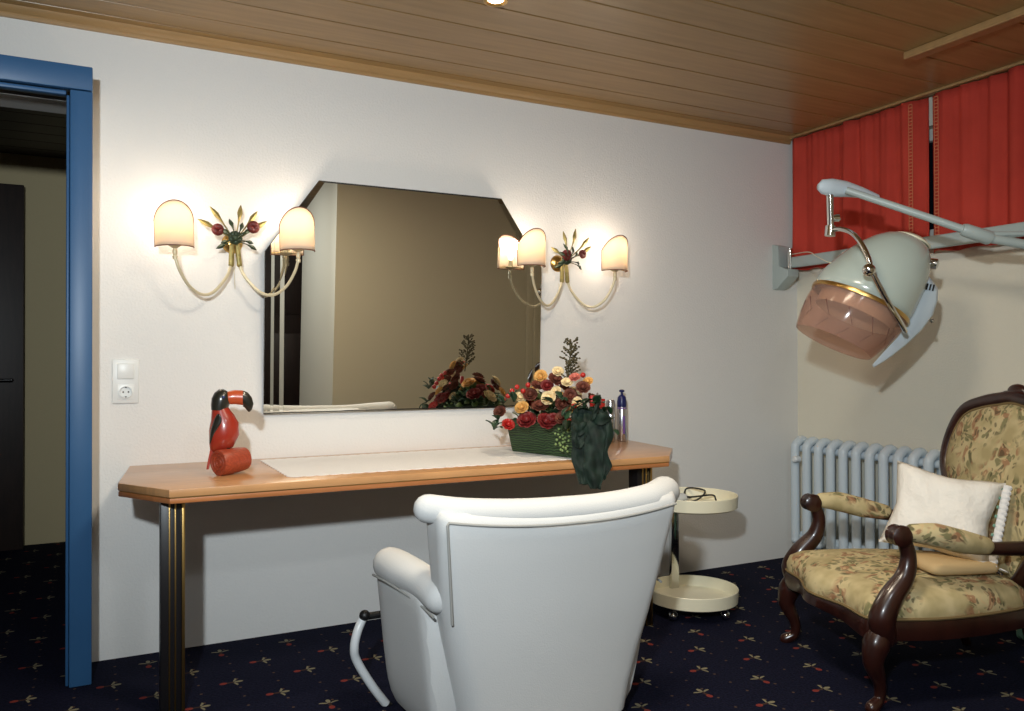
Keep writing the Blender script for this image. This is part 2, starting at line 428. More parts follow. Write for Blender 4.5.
# dark wardrobe doors on the rear wall (dark strip in the mirror)
bm = NB(); box(bm, (1.5, YB+.05, 1.08), (1.3, .06, 2.16), .004)
for s in (-.31, .31):
    box(bm, (1.5+s, YB+.085, 1.6), (.46, .012, .8), .005); box(bm, (1.5+s, YB+.085, .6), (.46, .012, .8), .005)
d = struct('door_2', bm, 'dark_wood', 'dark wooden double door in the rear wall, seen in the mirror', 'door')
bm = NB(); tube(bm, [(1.46, YB+.09, 1.05), (1.46, YB+.13, 1.05), (1.36, YB+.13, 1.05)], .009); obj('door_handle', bm, 'brass', d)
# hall beyond the doorway
bm = NB(); box(bm, ((XL+XR)/2, YH+.05, ZC/2), (XR-XL, .1, ZC)); struct('wall_hall', bm, 'hall_wall', 'beige hall wall seen through the doorway', 'wall')
bm = NB(); box(bm, (1.2, (YH+YW)/2+.06, ZC/2), (.1, YH-YW-.12, ZC)); struct('wall_hall_side', bm, 'hall_wall', 'side wall of the hall beyond the doorway', 'wall')
# dark door in hall
bm = NB(); box(bm, (-.90, 5.90, 1.13), (1.0, .06, 2.26), .004)
for z, h in ((1.65, .8), (.6, .8)): box(bm, (-.90, 5.865, z), (.72, .012, h), .005)
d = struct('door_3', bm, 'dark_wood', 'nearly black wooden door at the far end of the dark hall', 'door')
bm = NB(); tube(bm, [(-.46, 5.865, 1.05), (-.46, 5.81, 1.05), (-.57, 5.81, 1.05)], .009); obj('door_handle', bm, 'black', d)

# cove trim along back wall
bm = NB()
prof = [(0, 0), (-.010, 0), (-.014, .008), (-.014, .016), (-.022, .022), (-.030, .032), (-.034, .04), (0, .04)]
a = [bm.verts.new((XL, YW+p[0], ZC-.04+p[1])) for p in prof]; b = [bm.verts.new((XR-.06, YW+p[0], ZC-.04+p[1])) for p in prof]
for i in range(len(prof)):
    j = (i+1) % len(prof); bm.faces.new((a[i], a[j], b[j], b[i]))
bm.faces.new(a); bm.faces.new(b[::-1])
struct('trim_1', bm, 'cove', 'light brown wood cove along the ceiling edge above the mirror wall', 'trim', 15)
# ceiling batten
bm = NB(); box(bm, (3.125, 1.2, ZC-.011), (.085, 2.26, .022), .003); box(bm, (3.09, 1.2, ZC-.026), (.014, 2.26, .012), .003)
struct('trim_2', bm, 'cove', 'wooden batten across the ceiling planks near the curtains', 'trim')

# blue door frame, standing proud of the wall
YF = 3.288
dr = thing('door_frame', 'tall blue painted door frame at the left edge', 'door frame', ((DX0+DX1)/2, YF, 0)); dr['kind'] = 'structure'; dr.name = 'door_1'
cx = (DX0+DX1)/2
def casing(x0, x1, z0, z1, n, y0=YF, y1=YF+.05):
    bm = NB(); box(bm, ((x0+x1)/2-cx, (y0+y1)/2-YF, (z0+z1)/2), (x1-x0, y1-y0, z1-z0), .004); return obj(n, bm, 'blue', dr)
casing(-.084, -.012, 0, 2.128, 'jamb'); casing(-1.05, -.965, 0, 2.128, 'jamb'); casing(-1.05, -.012, 2.132, 2.218, 'head')
casing(-.096, -.085, 0, 2.112, 'stop_strip', YF+.02, YF+.05); casing(-.965, -.096, 2.112, 2.128, 'stop_strip', YF+.02, YF+.06)
bm = NB(); box(bm, (-.04-cx, (.05+YW-YF)/2, 1.09), (.05, YW-YF-.052, 2.17)); obj('lining', bm, 'wall', dr)
bm = NB(); box(bm, (-1.01-cx, (.05+YW-YF)/2, 1.09), (.05, YW-YF-.052, 2.17)); obj('lining', bm, 'wall', dr)
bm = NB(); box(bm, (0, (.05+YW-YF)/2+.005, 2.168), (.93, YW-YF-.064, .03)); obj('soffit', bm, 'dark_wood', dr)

# socket
sk = thing('wall_socket', 'white switch above a round power socket on the wall left of the table', 'socket', (.104, YW, 1.080))
bm = NB(); box(bm, (0, -.005, 0), (.094, .010, .172), .003); obj('cover_plate', bm, 'plate', sk)
bm = NB(); box(bm, (0, -.013, .040), (.060, .008, .062), .003); obj('rocker', bm, 'plate', sk)
bm = NB(); lathe(bm, [(0, .004), (.019, .004), (.021, .0), (.021, .012), (.0235, .012), (.0235, 0)], 24, align((0, -1, 0), (0, -.009, -.042))); box(bm, (0, -.010, -.042), (.06, .004, .062), .001); obj('socket_insert', bm, 'plate', sk)
bm = NB()
for s in (-1, 1): lathe(bm, [(0, .0065), (.0032, .0065), (.0032, .003)], 10, align((0, -1, 0), (s*.0095, -.009, -.042)))
for s in (-1, 1): box(bm, (0, -.0155, -.042+s*.019), (.006, .008, .004))
obj('socket_hole', bm, 'blackp', sk)

# ------------------------------------------------------------------ mirror
mr = thing('wall_mirror', 'large wall mirror with cut upper corners hanging above the long table', 'mirror', (1.287, YW-.003, .938))
mr.rotation_euler = (math.radians(2.6), 0, 0)
MW = .6605; MH = .997; CX, CZ = .225, .317
def mx_out(w0, w1, h0, h1): pass
bm = NB()
ol = [(-MW, 0), (MW, 0), (MW, MH-CZ), (MW-CX, MH), (-(MW-CX), MH), (-MW, MH-CZ)]
prism(bm, ol, .008, Matrix(((1, 0, 0, 0), (0, 0, -1, -.001), (0, 1, 0, 0), (0, 0, 0, 1))))
obj('backing_board', bm, 'blackp', mr)
# centre plate + strips, each a shallow solid with bevelled long edges (thickness at -y)
def topz(x):
    ax = abs(x); return MH if ax <= MW-CX else MH-(ax-(MW-CX))*CZ/CX
def facet(pts, n='mirror_strip'):
    """pts: front polygon [(x,y,z)] -> thin plate"""
    bm = NB(); f = [bm.verts.new(p) for p in pts]; g = [bm.verts.new((p[0], -.0095, p[2])) for p in pts]
    bm.faces.new(f); bm.faces.new(g[::-1])
    k = len(pts)
    for i in range(k):
        j = (i+1) % k; bm.faces.new((f[j], f[i], g[i], g[j]))
    return obj(n, bm, 'mirror', mr, 5)
W = MW-.082    # half width of centre plate
t0 = -.016
BW = .05
ci = [(-W, t0, .004), (W, t0, .004), (W, t0, topz(W)-BW*1.2), (MW-CX-BW*.45, t0, MH-.008), (-(MW-CX-BW*.45), t0, MH-.008), (-W, t0, topz(W)-BW*1.2)]
facet(ci, 'mirror_plate')
for s in (-1, 1):
    def strip(xa, xb, ta, tb, n='mirror_strip'):
        xa, xb = s*xa, s*xb
        facet([(xa, ta, .004), (xb, tb, .004), (xb, tb, topz(xb)-.002), (xa, ta, topz(xa)-.002)], n)
    strip(W+.0005, W+.0185, t0, t0-.00080, 'bevel_strip')   # inner bevel
    strip(W+.019, W+.042, t0, t0)
    strip(W+.0425, W+.0555, t0, t0-.00052, 'bevel_strip')
    strip(W+.056, MW, t0, t0)
    # chamfer bevel band
    facet([(s*W, t0+.0002, topz(W)-BW*1.2+.001), (s*(MW-CX-BW*.45), t0+.0002, MH-.0075), (s*(MW-CX), t0+.0012, MH-.001), (s*(W+.0003), t0+.0012, topz(W)-.001)], 'bevel_band')
bm = NB(); box(bm, (0, -.008, -.002), (2*MW, .016, .004)); obj('bottom_rail', bm, 'chrome', mr)

# ------------------------------------------------------------------ wall lamps
def make_sconce(label, loc, leaves, tulips, roll=0):
    t = thing('wall_lamp', label, 'wall lamp', loc, 0, 'two-armed wall lamps beside the mirror'); t.rotation_euler = (0, roll, 0)
    bm = NB(); lathe(bm, [(0, .02), (.02, .019), (.034, .012), (.042, .0)], 28, align((0, -1, 0), (0, 0, 0))); lathe(bm, [(.0, .0), (.012, .0), (.012, .05), (.0, .052)], 16, align((0, -1, 0), (0, -.015, 0)))
    obj('wall_plate', bm, 'brass', t)
    bm = NB(); tube(bm, [(-.007, -.065, .03), (-.012, -.065, -.03), (-.016, -.068, -.095)], [.006, .010, .011], 10, rnd=True); tube(bm, [(.007, -.065, .03), (.012, -.065, -.03), (.016, -.068, -.095)], [.006, .010, .011], 10, rnd=True)
    obj('stem', bm, 'gold_green', t)
    for s in (-1, 1):
        bm = NB()
        pth = smooth_path([(s*.012, -.067, -.07), (s*.03, -.074, -.135), (s*.085, -.095, -.205), (s*.135, -.118, -.222), (s*.185, -.14, -.19), (s*.22, -.155, -.13), (s*.235, -.162, -.078)], 6)
        tube(bm, pth, .0062, 10); obj('arm', bm, 'ivory_metal', t)
        bm = NB(); mt = Matrix.Translation((s*.235, -.162, -.09))
        lathe(bm, [(0, 0), (.009, .0), (.010, .012), (.007, .016), (.009, .022), (.009, .036), (.007, .042), (.026, .054), (.030, .058), (.026, .059), (.012, .058), (.011, .09), (0, .09)], 20, mt)
        obj('candle_cup', bm, 'ivory_metal', t)
        bm = NB(); lathe(bm, [(0, 0), (.010, .004), (.017, .03), (.016, .05), (.008, .07), (0, .075)], 16, Matrix.Translation((s*.235, -.162, -.0)))
        obj('bulb', bm, 'bulb', t)
        # half round shade with arched top, open to the wall
        bm = NB(); r = .069; n = 28; zb = -.042; rows = 8
        cols = []
        for k in range(n+1):
            a = -PI/2 - PI*.5 + PI*k/n      # from -x through -y to +x
            xx = math.cos(a); h = .098 + .072*math.sqrt(max(0, 1-xx*xx))**1.0
            cols.append([bm.verts.new((s*.235+r*xx*(1.0), -.162+.012+r*math.sin(a), zb+h*q/rows)) for q in range(rows+1)])
        for i in range(n):
            for q in range(rows): bm.faces.new((cols[i][q], cols[i+1][q], cols[i+1][q+1], cols[i][q+1]))
        sh = solid(obj('lampshade', bm, 'shade', t, 60), .0012)
        for nm, q in (('top', rows), ('bottom', 0)):
            bm2 = NB(); pts = []
            for k in range(n+1):
                a = -PI + PI*k/n; xx = math.cos(a); h = .098+.072*math.sqrt(max(0, 1-xx*xx))
                pts.append((s*.235+(r+.001)*xx, -.15+(r+.001)*math.sin(a), zb+(h if q else 0)))
            tube(bm2, pts, .0022, 6); obj('braid', bm2, 'shadeedge', sh)
        for e in (-1, 1):
            bm2 = NB(); tube(bm2, [(s*.235+e*(r+.001), -.15, zb), (s*.235+e*(r+.001), -.15, zb+.098)], .0018, 6); obj('braid', bm2, 'shadeedge', sh)
        bm = NB()   # wire carrier
        for e in (-1, 1): tube(bm, [(s*.235, -.162, zb+.012), (s*.235+e*r*.97, -.15, zb+.004)], .0015, 6)
        tube(bm, [(s*.235, -.162, zb+.01), (s*.235, -.15-r*.97, zb+.004)], .0015, 6); obj('shade_wire', bm, 'brass', sh)
    # bouquet of metal leaves and tulips
    def leaf(a, L, w, m, y0=-.075, curl=.02):
        bm = NB(); d = V((math.cos(a), 0, math.sin(a))); p = V((-d.z, 0, d.x)); rings = []
        for k in range(9):
            f = k/8; wd = w*(.18+.82*math.sin(PI*min(1, f**.9*1.0))**.8) if f < 1 else .0005
            if f < .55: wd = w*(.16+.25*f)
            c = d*L*f + V((0, y0-curl*math.sin(PI*f)-.01*f, 0))
            rings.append([c-p*wd, c+V((0, -.004, 0)), c+p*wd, c+V((0, .002, 0))])
        rings[4:8] = [[(lambda c, ww: x)(None, None) for x in rr] for rr in rings[4:8]]
        for k in (5, 6, 7):
            c = (rings[k][0]+rings[k][2])/2; ww = w*(.55, 1.0, .7)[k-5]
            rings[k][0] = c-p*ww; rings[k][2] = c+p*ww
        loft(bm, rings); return obj('leaf', bm, m, t, 25)
    for a, L in leaves: leaf(math.radians(a), L, .011, 'gold_green')
    for a, L in ((205, .085), (-24, .09), (192, .06), (-8, .07), (105, .09), (68, .08), (140, .07), (40, .075)): leaf(math.radians(a), L, .009, 'sconce_leaf', -.085, .03)
    for x, z, sc in tulips:
        bm = NB(); 
        for k in range(5):
            aa = k*2*PI/5
            ball(bm, (x+.012*math.cos(aa)*sc, -.1-.004*(k % 2), z+.012*math.sin(aa)*sc), .017*sc, (.75, .6, 1.1), 2, Matrix.Rotation(-aa, 3, 'Y'))
        obj('tulip', bm, 'sconce_red', t)
        bm = NB(); tube(bm, smooth_path([(0, -.08, 0), (x*.4, -.09, z*.55), (x*.9, -.098, z*.9)], 4), .0025, 6); obj('stalk', bm, 'sconce_leaf', t)
    bm = NB()
    for k in range(9):
        aa = k*2*PI/9; ball(bm, (.016*math.cos(aa), -.09, .012+.016*math.sin(aa)), .013, (1, .6, 1), 2)
    ball(bm, (0, -.098, .012), .014, (1, .7, 1), 2); obj('rosette', bm, 'sconce_leaf', t)
    bm = NB(); tube(bm, [(.004, -.004, -.10), (.006, -.003, -.19)], .0012, 6); obj('pull_cord', bm, 'ivory_metal', t)
    for s in (-1, 1):
        l = bpy.data.lights.new('lamp_light', 'POINT'); l.energy = LAMP_W; l.color = (1, .87, .72); l.shadow_soft_size = .03
        lo = bpy.data.objects.new('lamp_light', l); C.objects.link(lo); lo.parent = t; lo.location = (s*.235, -.148, .075)
    return t
LAMP_W = 1.7
make_sconce('two-armed wall lamp with tulip bouquet, left of the mirror', (.503, YW, 1.647), ((150, .165), (125, .165), (80, .150), (54, .155), (34, .155)), ((-.068, .040, 1), (.070, .056, 1.05)), math.radians(-1.6))
make_sconce('two-armed wall lamp with tulip bouquet, right of the mirror', (2.068, YW, 1.647), ((143, .11), (97, .15), (72, .175), (44, .185), (30, .17)), ((-.006, .030, 1.15), (.085, .040, .9)))

# ------------------------------------------------------------------ dressing table
tb = thing('dressing_table', 'long cherry wood dressing shelf table with cut front corners and brass edged posts', 'table', (1.28, 3.17, 0))
TO = [(.118, YW-.002), (.066, 3.045), (.208, 2.80), (2.19, 2.80), (2.40, 3.045), (2.46, YW-.002)]
bm = NB(); prism(bm, [(x-1.28, y-3.17) for x, y in TO], .026, Matrix.Translation((0, 0, .7215)), .003); obj('tabletop', bm, 'tabletop', tb)
def inset(o, d):
    cx_, cy_ = 1.28, 3.17; out = []
    n = len(o)
    for i in range(n):
        x, y = o[i]; y2 = y if y > 3.5 else y + d
        x2 = x + (d if x < 1.28 else -d); out.append((x2-1.28, y2-3.17))
    return out
bm = NB(); prism(bm, inset(TO, .004), .003, Matrix.Translation((0, 0, .7185))); obj('groove_strip', bm, 'brass', tb)
bm = NB(); prism(bm, inset(TO, .0015), .017, Matrix.Translation((0, 0, .7015)), .003); obj('edge_moulding', bm, 'tabletop_edge', tb)
for x in (.222, 2.125):
    bm = NB(); box(bm, (x-1.28, 2.93-3.17, .35), (.066, .066, .70), .002); lg = obj('leg', bm, 'black', tb)
    bm = NB()
    for dx in (-.037, .037):
        for dy in ((-.037, .037) if dx > 0 else ()): box(bm, (x-1.28+dx*.98, 2.93-3.17+dy*.98, .35), (.010, .010, .699), .002)
    for dx in (-.006, .012): box(bm, (x-1.28+dx, 2.93-.0345-3.17, .35), (.005, .004, .699), .001)
    obj('brass_strip', bm, 'brass', lg)
# doily runner
bm = NB(); Z = .7482
def scal(n, p0, p1, amp):
    out = []
    for i in range(n):
        for j in range(5):
            f = (i+j/5)/n; a = amp*abs(math.sin(PI*j/5)); p = V(p0).lerp(V(p1), f); d = (V(p1)-V(p0)).normalized()
            out.append(p+V((d.y, -d.x))*a)
    return out
pts = scal(12, (.60, 3.47), (.60, 2.925), -.010) if False else []
def side(p0, p1, n):
    r = []; d = (V(p1)-V(p0)).normalized(); nrm = V((d.y, -d.x))
    for i in range(n):
        for j in range(6):
            f = (i+j/6)/n; a = .011*math.sin(PI*j/6); r.append(V(p0).lerp(V(p1), f)+nrm*a)
    return r
pts = side((.61, 3.455), (.61, 2.905), 13)+side((.61, 2.905), (1.78, 2.885), 26)+side((1.78, 2.885), (1.78, 3.455), 13)+side((1.78, 3.455), (.61, 3.455), 26)
# counter-clockwise outline: outward bumps
prism(bm, [(p.x-1.2, p.y-3.18) for p in pts], .0025)
tag(obj('table_runner', bm, 'lace', None, 35, (1.2, 3.18, Z)), 'long white lace runner with scalloped edge lying on the table', 'table runner')

# ------------------------------------------------------------------ toucan
tc = thing('toucan_figurine', 'carved wooden toucan, red with black head and wings, sitting on a log', 'figurine', (.424, 3.10, .7482), math.radians(-12))
SC = .00365   # metres per photo pixel there
# log: end face towards lower-left/front
ax = V((.74, .67, .04)).normalized(); c0 = V((-.028, -.045, .046))
mt = align(ax, c0)
bm = NB()
R = .046
prof = [(0, .004), (.007, .004), (.009, 0), (.014, 0), (.016, .004), (.021, .004), (.023, 0), (.028, 0), (.030, .004), (.036, .004), (.038, 0), (.044, .001), (R, .006), (R, .05), (R*.97, .09), (R*.9, .115), (0, .118)]
lathe(bm, prof, 28, mt)
for v in bm.verts:
    if v.co.z < .008: v.co.z = max(v.co.z, .0) if v.co.z > .004 else .0
lg = obj('log', bm, 'toucan_log', tc, 30)
# body: lofted ellipses along a spine in local xz plane
def body(sp, name, m, seg=20):
    bm = NB(); rings = []
    pts = [V((x, y, z)) for x, y, z, a, b in sp]
    for i, (x, y, z, a, b) in enumerate(sp):
        t = (pts[min(i+1, len(pts)-1)]-pts[max(i-1, 0)]).normalized()
        n = V((t.z, 0, -t.x)).normalized(); y_ = V((0, 1, 0))
        rings.append([pts[i]+n*a*math.cos(q)+y_*b*math.sin(q) for q in [2*PI*k/seg for k in range(seg)]])
    loft(bm, rings); return obj(name, bm, m, tc, 60)
body([(-.050, 0, .082, .012, .012), (-.038, 0, .096, .030, .028), (-.020, 0, .120, .047, .040), (-.010, 0, .150, .053, .044), (-.010, 0, .180, .050, .041), (-.016, 0, .205, .041, .035), (-.022, 0, .226, .033, .030), (-.024, 0, .240, .029, .027), (-.024, 0, .252, .024, .022)], 'body', 'toucan_red')
body([(-.026, 0, .232, .029, .029), (-.025, 0, .248, .031, .030), (-.021, 0, .266, .0335, .031), (-.015, 0, .284, .031, .029), (-.009, 0, .297, .022, .021), (-.005, 0, .303, .009, .009)], 'head', 'toucan_black')
def beak(sp, name, m):
    bm = NB(); rings = []
    for x, z, a, b in sp:
        rings.append([V((x, b*math.sin(q), z+a*math.cos(q))) for q in [2*PI*k/18 for k in range(18)]])
    loft(bm, rings); return obj(name, bm, m, tc, 60)
beak([(-.000, .276, .022, .020), (.012, .277, .025, .021), (.028, .278, .026, .020), (.048, .276, .027, .019), (.056, .275, .0268, .0188)], 'beak', 'toucan_orange')
sp = [(.055, .0, .275, .0, .0270, .019), (.063, 0, .270, 18, .0262, .018), (.070, 0, .260, 42, .023, .016), (.076, 0, .246, 68, .017, .013), (.077, 0, .232, 84, .010, .009), (.076, 0, .224, 88, .003, .003)]
bm = NB(); rings = []
for x, y, z, a, ra, rb in sp:
    t = V((math.cos(math.radians(a)), 0, -math.sin(math.radians(a)))); n = V((t.z, 0, -t.x))
    rings.append([V((x, 0, z))-n*ra*math.cos(q)+V((0, 1, 0))*rb*math.sin(q) for q in [2*PI*k/18 for k in range(18)]])
loft(bm, rings); obj('beak_tip', bm, 'toucan_black', tc, 60)
for s in (-1, 1):
    bm = NB(); ball(bm, (-.010, s*.0285, .280), .006, (1, .5, 1), 2); obj('eye', bm, 'toucan_blue', tc)
    bm = NB()
    rings = []
    for x, z, w in ((-.028, .222, .006), (-.030, .208, .022), (-.034, .190, .027), (-.044, .168, .020), (-.054, .14, .010), (-.058, .11, .004)):
        yy = s*(.037 if z > .15 else .028)
        rings.append([V((x-w*.7, yy*.55, z)), V((x, yy*1.18, z+.002)), V((x+w, yy*1.16, z)), V((x+w*.2, yy*.85, z-.002))])
    loft(bm, rings); subd(obj('wing', bm, 'toucan_black', tc, 60), 2)
    bm = NB()
    for k in (-1, 0, 1): tube(bm, [(-.012, s*.014, .095), (.008, s*(.016+.005*k), .092), (.016, s*(.018+.008*k), .086)], .0035, 8, rnd=True)
    obj('foot', bm, 'toucan_black', tc)
bm = NB(); rings = []
for x, z, w, t_ in ((-.044, .115, .014, .008), (-.052, .085, .014, .006), (-.060, .05, .013, .005), (-.066, .020, .012, .004)):
    rings.append([V((x-t_, -w, z)), V((x+t_, -w, z)), V((x+t_, w, z)), V((x-t_, w, z))])
loft(bm, rings); obj('tail', bm, 'toucan_red', tc)

# ------------------------------------------------------------------ flower basket
BA = math.atan2(-.396, .115)           # long axis direction
fb = thing('flower_basket', 'green wicker basket packed with red, cream and rust flowers and a dark green ribbon', 'flower arrangement', (1.795, 3.105, .7512), BA)
# local x = long axis (towards viewer-right), local y = to the left->? ; face towards camera is local -y or +y
LX, LY, HB = .215, .098, .135
def rr(hx, hy, z, r=.02, k=4):
    out = []
    for cx_, cy_, a0 in ((hx-r, hy-r, 0), (-hx+r, hy-r, 90), (-hx+r, -hy+r, 180), (hx-r, -hy+r, 270)):
        for j in range(k+1):
            a = math.radians(a0+90*j/k); out.append(V((cx_+r*math.cos(a), cy_+r*math.sin(a), z)))
    return out
bm = NB(); loft(bm, [rr(LX*.9, LY*.82, 0), rr(LX*.92, LY*.85, .02), rr(LX, LY, HB), rr(LX-.008, LY-.008, HB), rr(LX*.9, LY*.84, HB-.03)]); obj('basket', bm, 'basket', fb)
bm = NB(); ring = rr(LX+.001, LY+.001, HB); tube(bm, ring+[ring[0]], .006, 8); obj('basket_rim', bm, 'basket', fb)
FB_INV = (Matrix.Translation(fb.location) @ Matrix.Rotation(BA, 4, 'Z')).inverted()
def fbl(x, y, d): return FB_INV @ at(x, y, d)
view = (FB_INV.to_3x3() @ (V((0, 0, HCAM+.15))-V(fb.location))).normalized()
def bloom(r, n=3):
    """layered rose: cupped petals round a bud, facing +z"""
    bm = NB(); ball(bm, (0, 0, r*.35), r*.42, (1, 1, 1.1), 2)
    for lay in range(n):
        k = 4+lay*2; rad = r*(.35+.3*lay); tilt = .35+.38*lay
        for i in range(k):
            a = 2*PI*i/k+lay*.5
            mt = Matrix.Rotation(a, 4, 'Z') @ Matrix.Translation((rad*.55, 0, r*.1)) @ Matrix.Rotation(tilt, 4, 'Y')
            rows = []
            for q in range(4):
                f = q/3; w = r*.55*math.sin(.5+f*1.7); rows.append([mt @ V((r*.25*math.sin(f*1.6)-.5*abs(s)*r*.35*0+-(s*s)*r*.18, s*w, f*r*.95)) for s in (-1, -.5, 0, .5, 1)])
            loft(bm, rows, False, False)
    return bm
def put(bm, name, m, p, z, parent=fb, ang=60):
    mt = align(z, p, random.random()*6); bmesh.ops.transform(bm, matrix=mt, verts=bm.verts[:])
    o = obj(name, bm, m, parent, ang); solid(o, .0008); return o
random.seed(11)
# (px, py, size m, kind, colour, depth offset)
D0 = 3.465
bl = [(508, 425, .022, 'red', 'rose_bloom'), (525, 412, .0, '', ''), (527, 421, .033, 'rose', 'rose_bloom'), (522, 408, .024, 'yellow', 'cream_bloom'),
      (545, 422, .030, 'rose', 'rose_bloom'), (549, 398, .026, 'cream', 'cream_bloom'), (556, 391, .018, 'cream', 'cream_bloom'), (530, 395, .025, 'rust', 'rust_bloom'),
      (555, 380, .026, 'rust', 'rust_bloom'), (541, 377, .024, 'yellow', 'yellow_bloom'), (558, 372, .02, 'cream', 'cream_bloom'), (567, 383, .020, 'cream', 'cream_bloom'),
      (575, 378, .020, 'pink', 'pink_bloom'), (538, 386, .024, 'rust', 'rust_bloom'), (563, 418, .026, 'rust', 'rust_bloom'), (553, 420, .024, 'rose', 'rose_bloom'),
      (577, 402, .018, 'cream', 'cream_bloom'), (576, 422, .021, 'cream', 'cream_bloom'), (570, 396, .024, 'rust', 'rust_bloom'), (583, 388, .024, 'rust', 'rust_bloom'),
      (500, 412, .022, 'rust', 'rust_bloom'), (520, 398, .022, 'cream', 'cream_bloom'), (588, 382, .018, 'yellow', 'yellow_bloom'), (540, 407, .028, 'rust', 'rust_bloom'),
      (562, 405, .024, 'rust', 'rust_bloom'), (547, 386, .022, 'rose', 'rose_bloom')]
for x, y, r, m, nm in bl:
    if not r: continue
    fx = (x-500)/90.0
    d = D0-.16*fx+.08*((430-y)/50)+random.uniform(-.015, .015)
    p = fbl(x, y, d); z = view + V((random.uniform(-.4, .4), random.uniform(-.4, .4), .35+random.uniform(-.2, .5)))
    put(bloom(r*.88), nm, m, p, z)
# more blooms on the far side (seen in the mirror)
for i in range(16):
    lx = random.uniform(-.16, .16); ly = random.uniform(-.09, .12); zz = HB+.03+.13*max(0, 1-(abs(lx)/.19)**2)*random.uniform(.5, 1)
    put(bloom(random.uniform(.02, .03)), 'rear_bloom', random.choice(['rose', 'rust', 'cream', 'yellow', 'rust', 'red']), V((lx, ly, zz)), V((lx*2, .1+ly*5 if ly > 0 else ly*5, .5)))
# red berries
for x, y in ((517, 387), (523, 391), (528, 385), (574, 406), (508, 396), (503, 400), (569, 421), (580, 410), (512, 391), (583, 375)):
    fx = (x-500)/90.0; p = fbl(x, y, D0-.03-.16*fx+.08*((430-y)/50)); bm = NB(); ball(bm, p, .0115, sub=2); obj('berry', bm, 'red', fb)
# mass of dark leaves
def leafbm(L, w):
    bm = NB(); rows = []
    for k in range(6):
        f = k/5; ww = w*math.sin(PI*min(.98, max(.06, f)))**.7; zc_ = .25*L*math.sin(PI*f)*.6
        rows.append([V((L*f, -ww, zc_+w*.25)), V((L*f, 0, zc_)), V((L*f, ww, zc_+w*.25))])
    loft(bm, rows, False, False); return bm
for i in range(140):
    a = random.uniform(0, 2*PI); rr_ = random.uniform(.2, 1)
    lx = LX*1.05*rr_*math.cos(a); ly = LY*1.35*rr_*math.sin(a)
    zz = HB-.01+.12*(1-rr_**2)*random.uniform(.3, 1)
    dirv = V((lx*3+random.uniform(-.3, .3), ly*6+random.uniform(-.3, .3), random.uniform(-.15, .7))).normalized()
    bm = leafbm(random.uniform(.035, .06), random.uniform(.012, .02)); q = dirv.to_track_quat('X', 'Z').to_matrix().to_4x4()
    bmesh.ops.transform(bm, matrix=Matrix.Translation((lx*.9, ly*.9, zz)) @ q @ Matrix.Rotation(random.uniform(-.8, .8), 4, 'X'), verts=bm.verts[:])
    o = obj('leaf', bm, 'leaf' if random.random() < .72 else 'leaf2', fb, 60); solid(o, .0008)
for x, y, L in ((494, 430, .055), (503, 404, .05), (514, 402, .05), (498, 420, .05), (552, 403, .045), (560, 398, .04), (592, 400, .05), (588, 410, .05)):
    for k in range(3):
        p = fbl(x, y, D0-.02-.16*(x-500)/90); bm = leafbm(L, .016); dirv = (view*.4+V((random.uniform(-1, 1), random.uniform(-.5, .5), random.uniform(-.6, .8)))).normalized()
        bmesh.ops.transform(bm, matrix=Matrix.Translation(p) @ dirv.to_track_quat('X', 'Z').to_matrix().to_4x4(), verts=bm.verts[:]); solid(obj('leaf', bm, 'leaf', fb, 60), .0008)
# tall brown sprig
bm = NB(); b0 = fbl(566, 385, 3.46); tp = [fbl(568, 372, 3.46), fbl(570, 358, 3.46), fbl(572, 343, 3.46)]
pth = smooth_path([b0]+tp, 5); tube(bm, pth, [.003]*len(pth), 6)
for i, p in enumerate(pth[2:]):
    for k in range(4):
        a = random.uniform(0, 2*PI); L = .062*(1-.6*i/len(pth)); d = V((math.cos(a), math.sin(a), random.uniform(.3, 1.1))).normalized()
        e = p+d*L; tube(bm, [p, e], .0011, 5)
        for f in (.45, .75, 1.0): ball(bm, p+d*L*f+V((random.uniform(-.003, .003), random.uniform(-.003, .003), 0)), .0056, (1, 1, .8), 1)
obj('sprig', bm, 'brown', fb)
# pale green hop cluster hanging over the rim
bm = NB()
for i in range(26):
    x = 563+random.uniform(-5, 5); y = 429+i*.9; ball(bm, fbl(x+4*math.sin(i), y, 3.372-.001*i), .0058, sub=1)
obj('pale_berry_cluster', bm, 'pale_green', fb)
# ribbon: several streamers of creased cloth hanging over the table edge
def streamer(prof, d0, seed, n=14):
    """prof = [(y, x0, x1)] in order downwards"""
    bm = NB(); rows = []
    ny = 16
    for q in range(ny+1):
        f = q/ny*(len(prof)-1); a = int(min(f, len(prof)-2)); t = f-a
        y, x0, x1 = [prof[a][k]+(prof[a+1][k]-prof[a][k])*t for k in range(3)]
        row = []
        for k in range(n+1):
            u = k/n
            e = noise.noise(V((u*2.2, y*.09, seed)))*.020 + noise.noise(V((u*6, y*.25, seed+4)))*.006
            ex = (noise.noise(V((seed, y*.22, u*2)))*2.6)*(1 if k in (0, n) else .5)
            row.append(fbl(x0+(x1-x0)*u+ex, y+1.6*noise.noise(V((u*5, q*.3, seed+9))), d0+(.05 if y < 420 else 0)+e))
        rows.append(row)
    loft(bm, rows, False, False); o = obj('ribbon_streamer', bm, 'ribbon', fb, 80); solid(o, .0015); subd(o, 1)
streamer([(408, 574, 594), (424, 570, 592), (440, 572, 593), (456, 571, 594), (472, 575, 593), (485, 579, 592)], 3.262, 1.3)
streamer([(410, 582, 602), (428, 584, 606), (446, 584, 604), (464, 583, 603), (478, 585, 603), (489, 590, 600)], 3.250, 5.7)
streamer([(408, 590, 606), (424, 594, 613), (440, 598, 614), (452, 596, 606), (464, 598, 613), (474, 600, 608), (480, 602, 605)], 3.266, 9.1)
streamer([(412, 572, 584), (426, 571, 588), (438, 573, 586), (448, 576, 582)], 3.245, 12.2)
bm = NB()
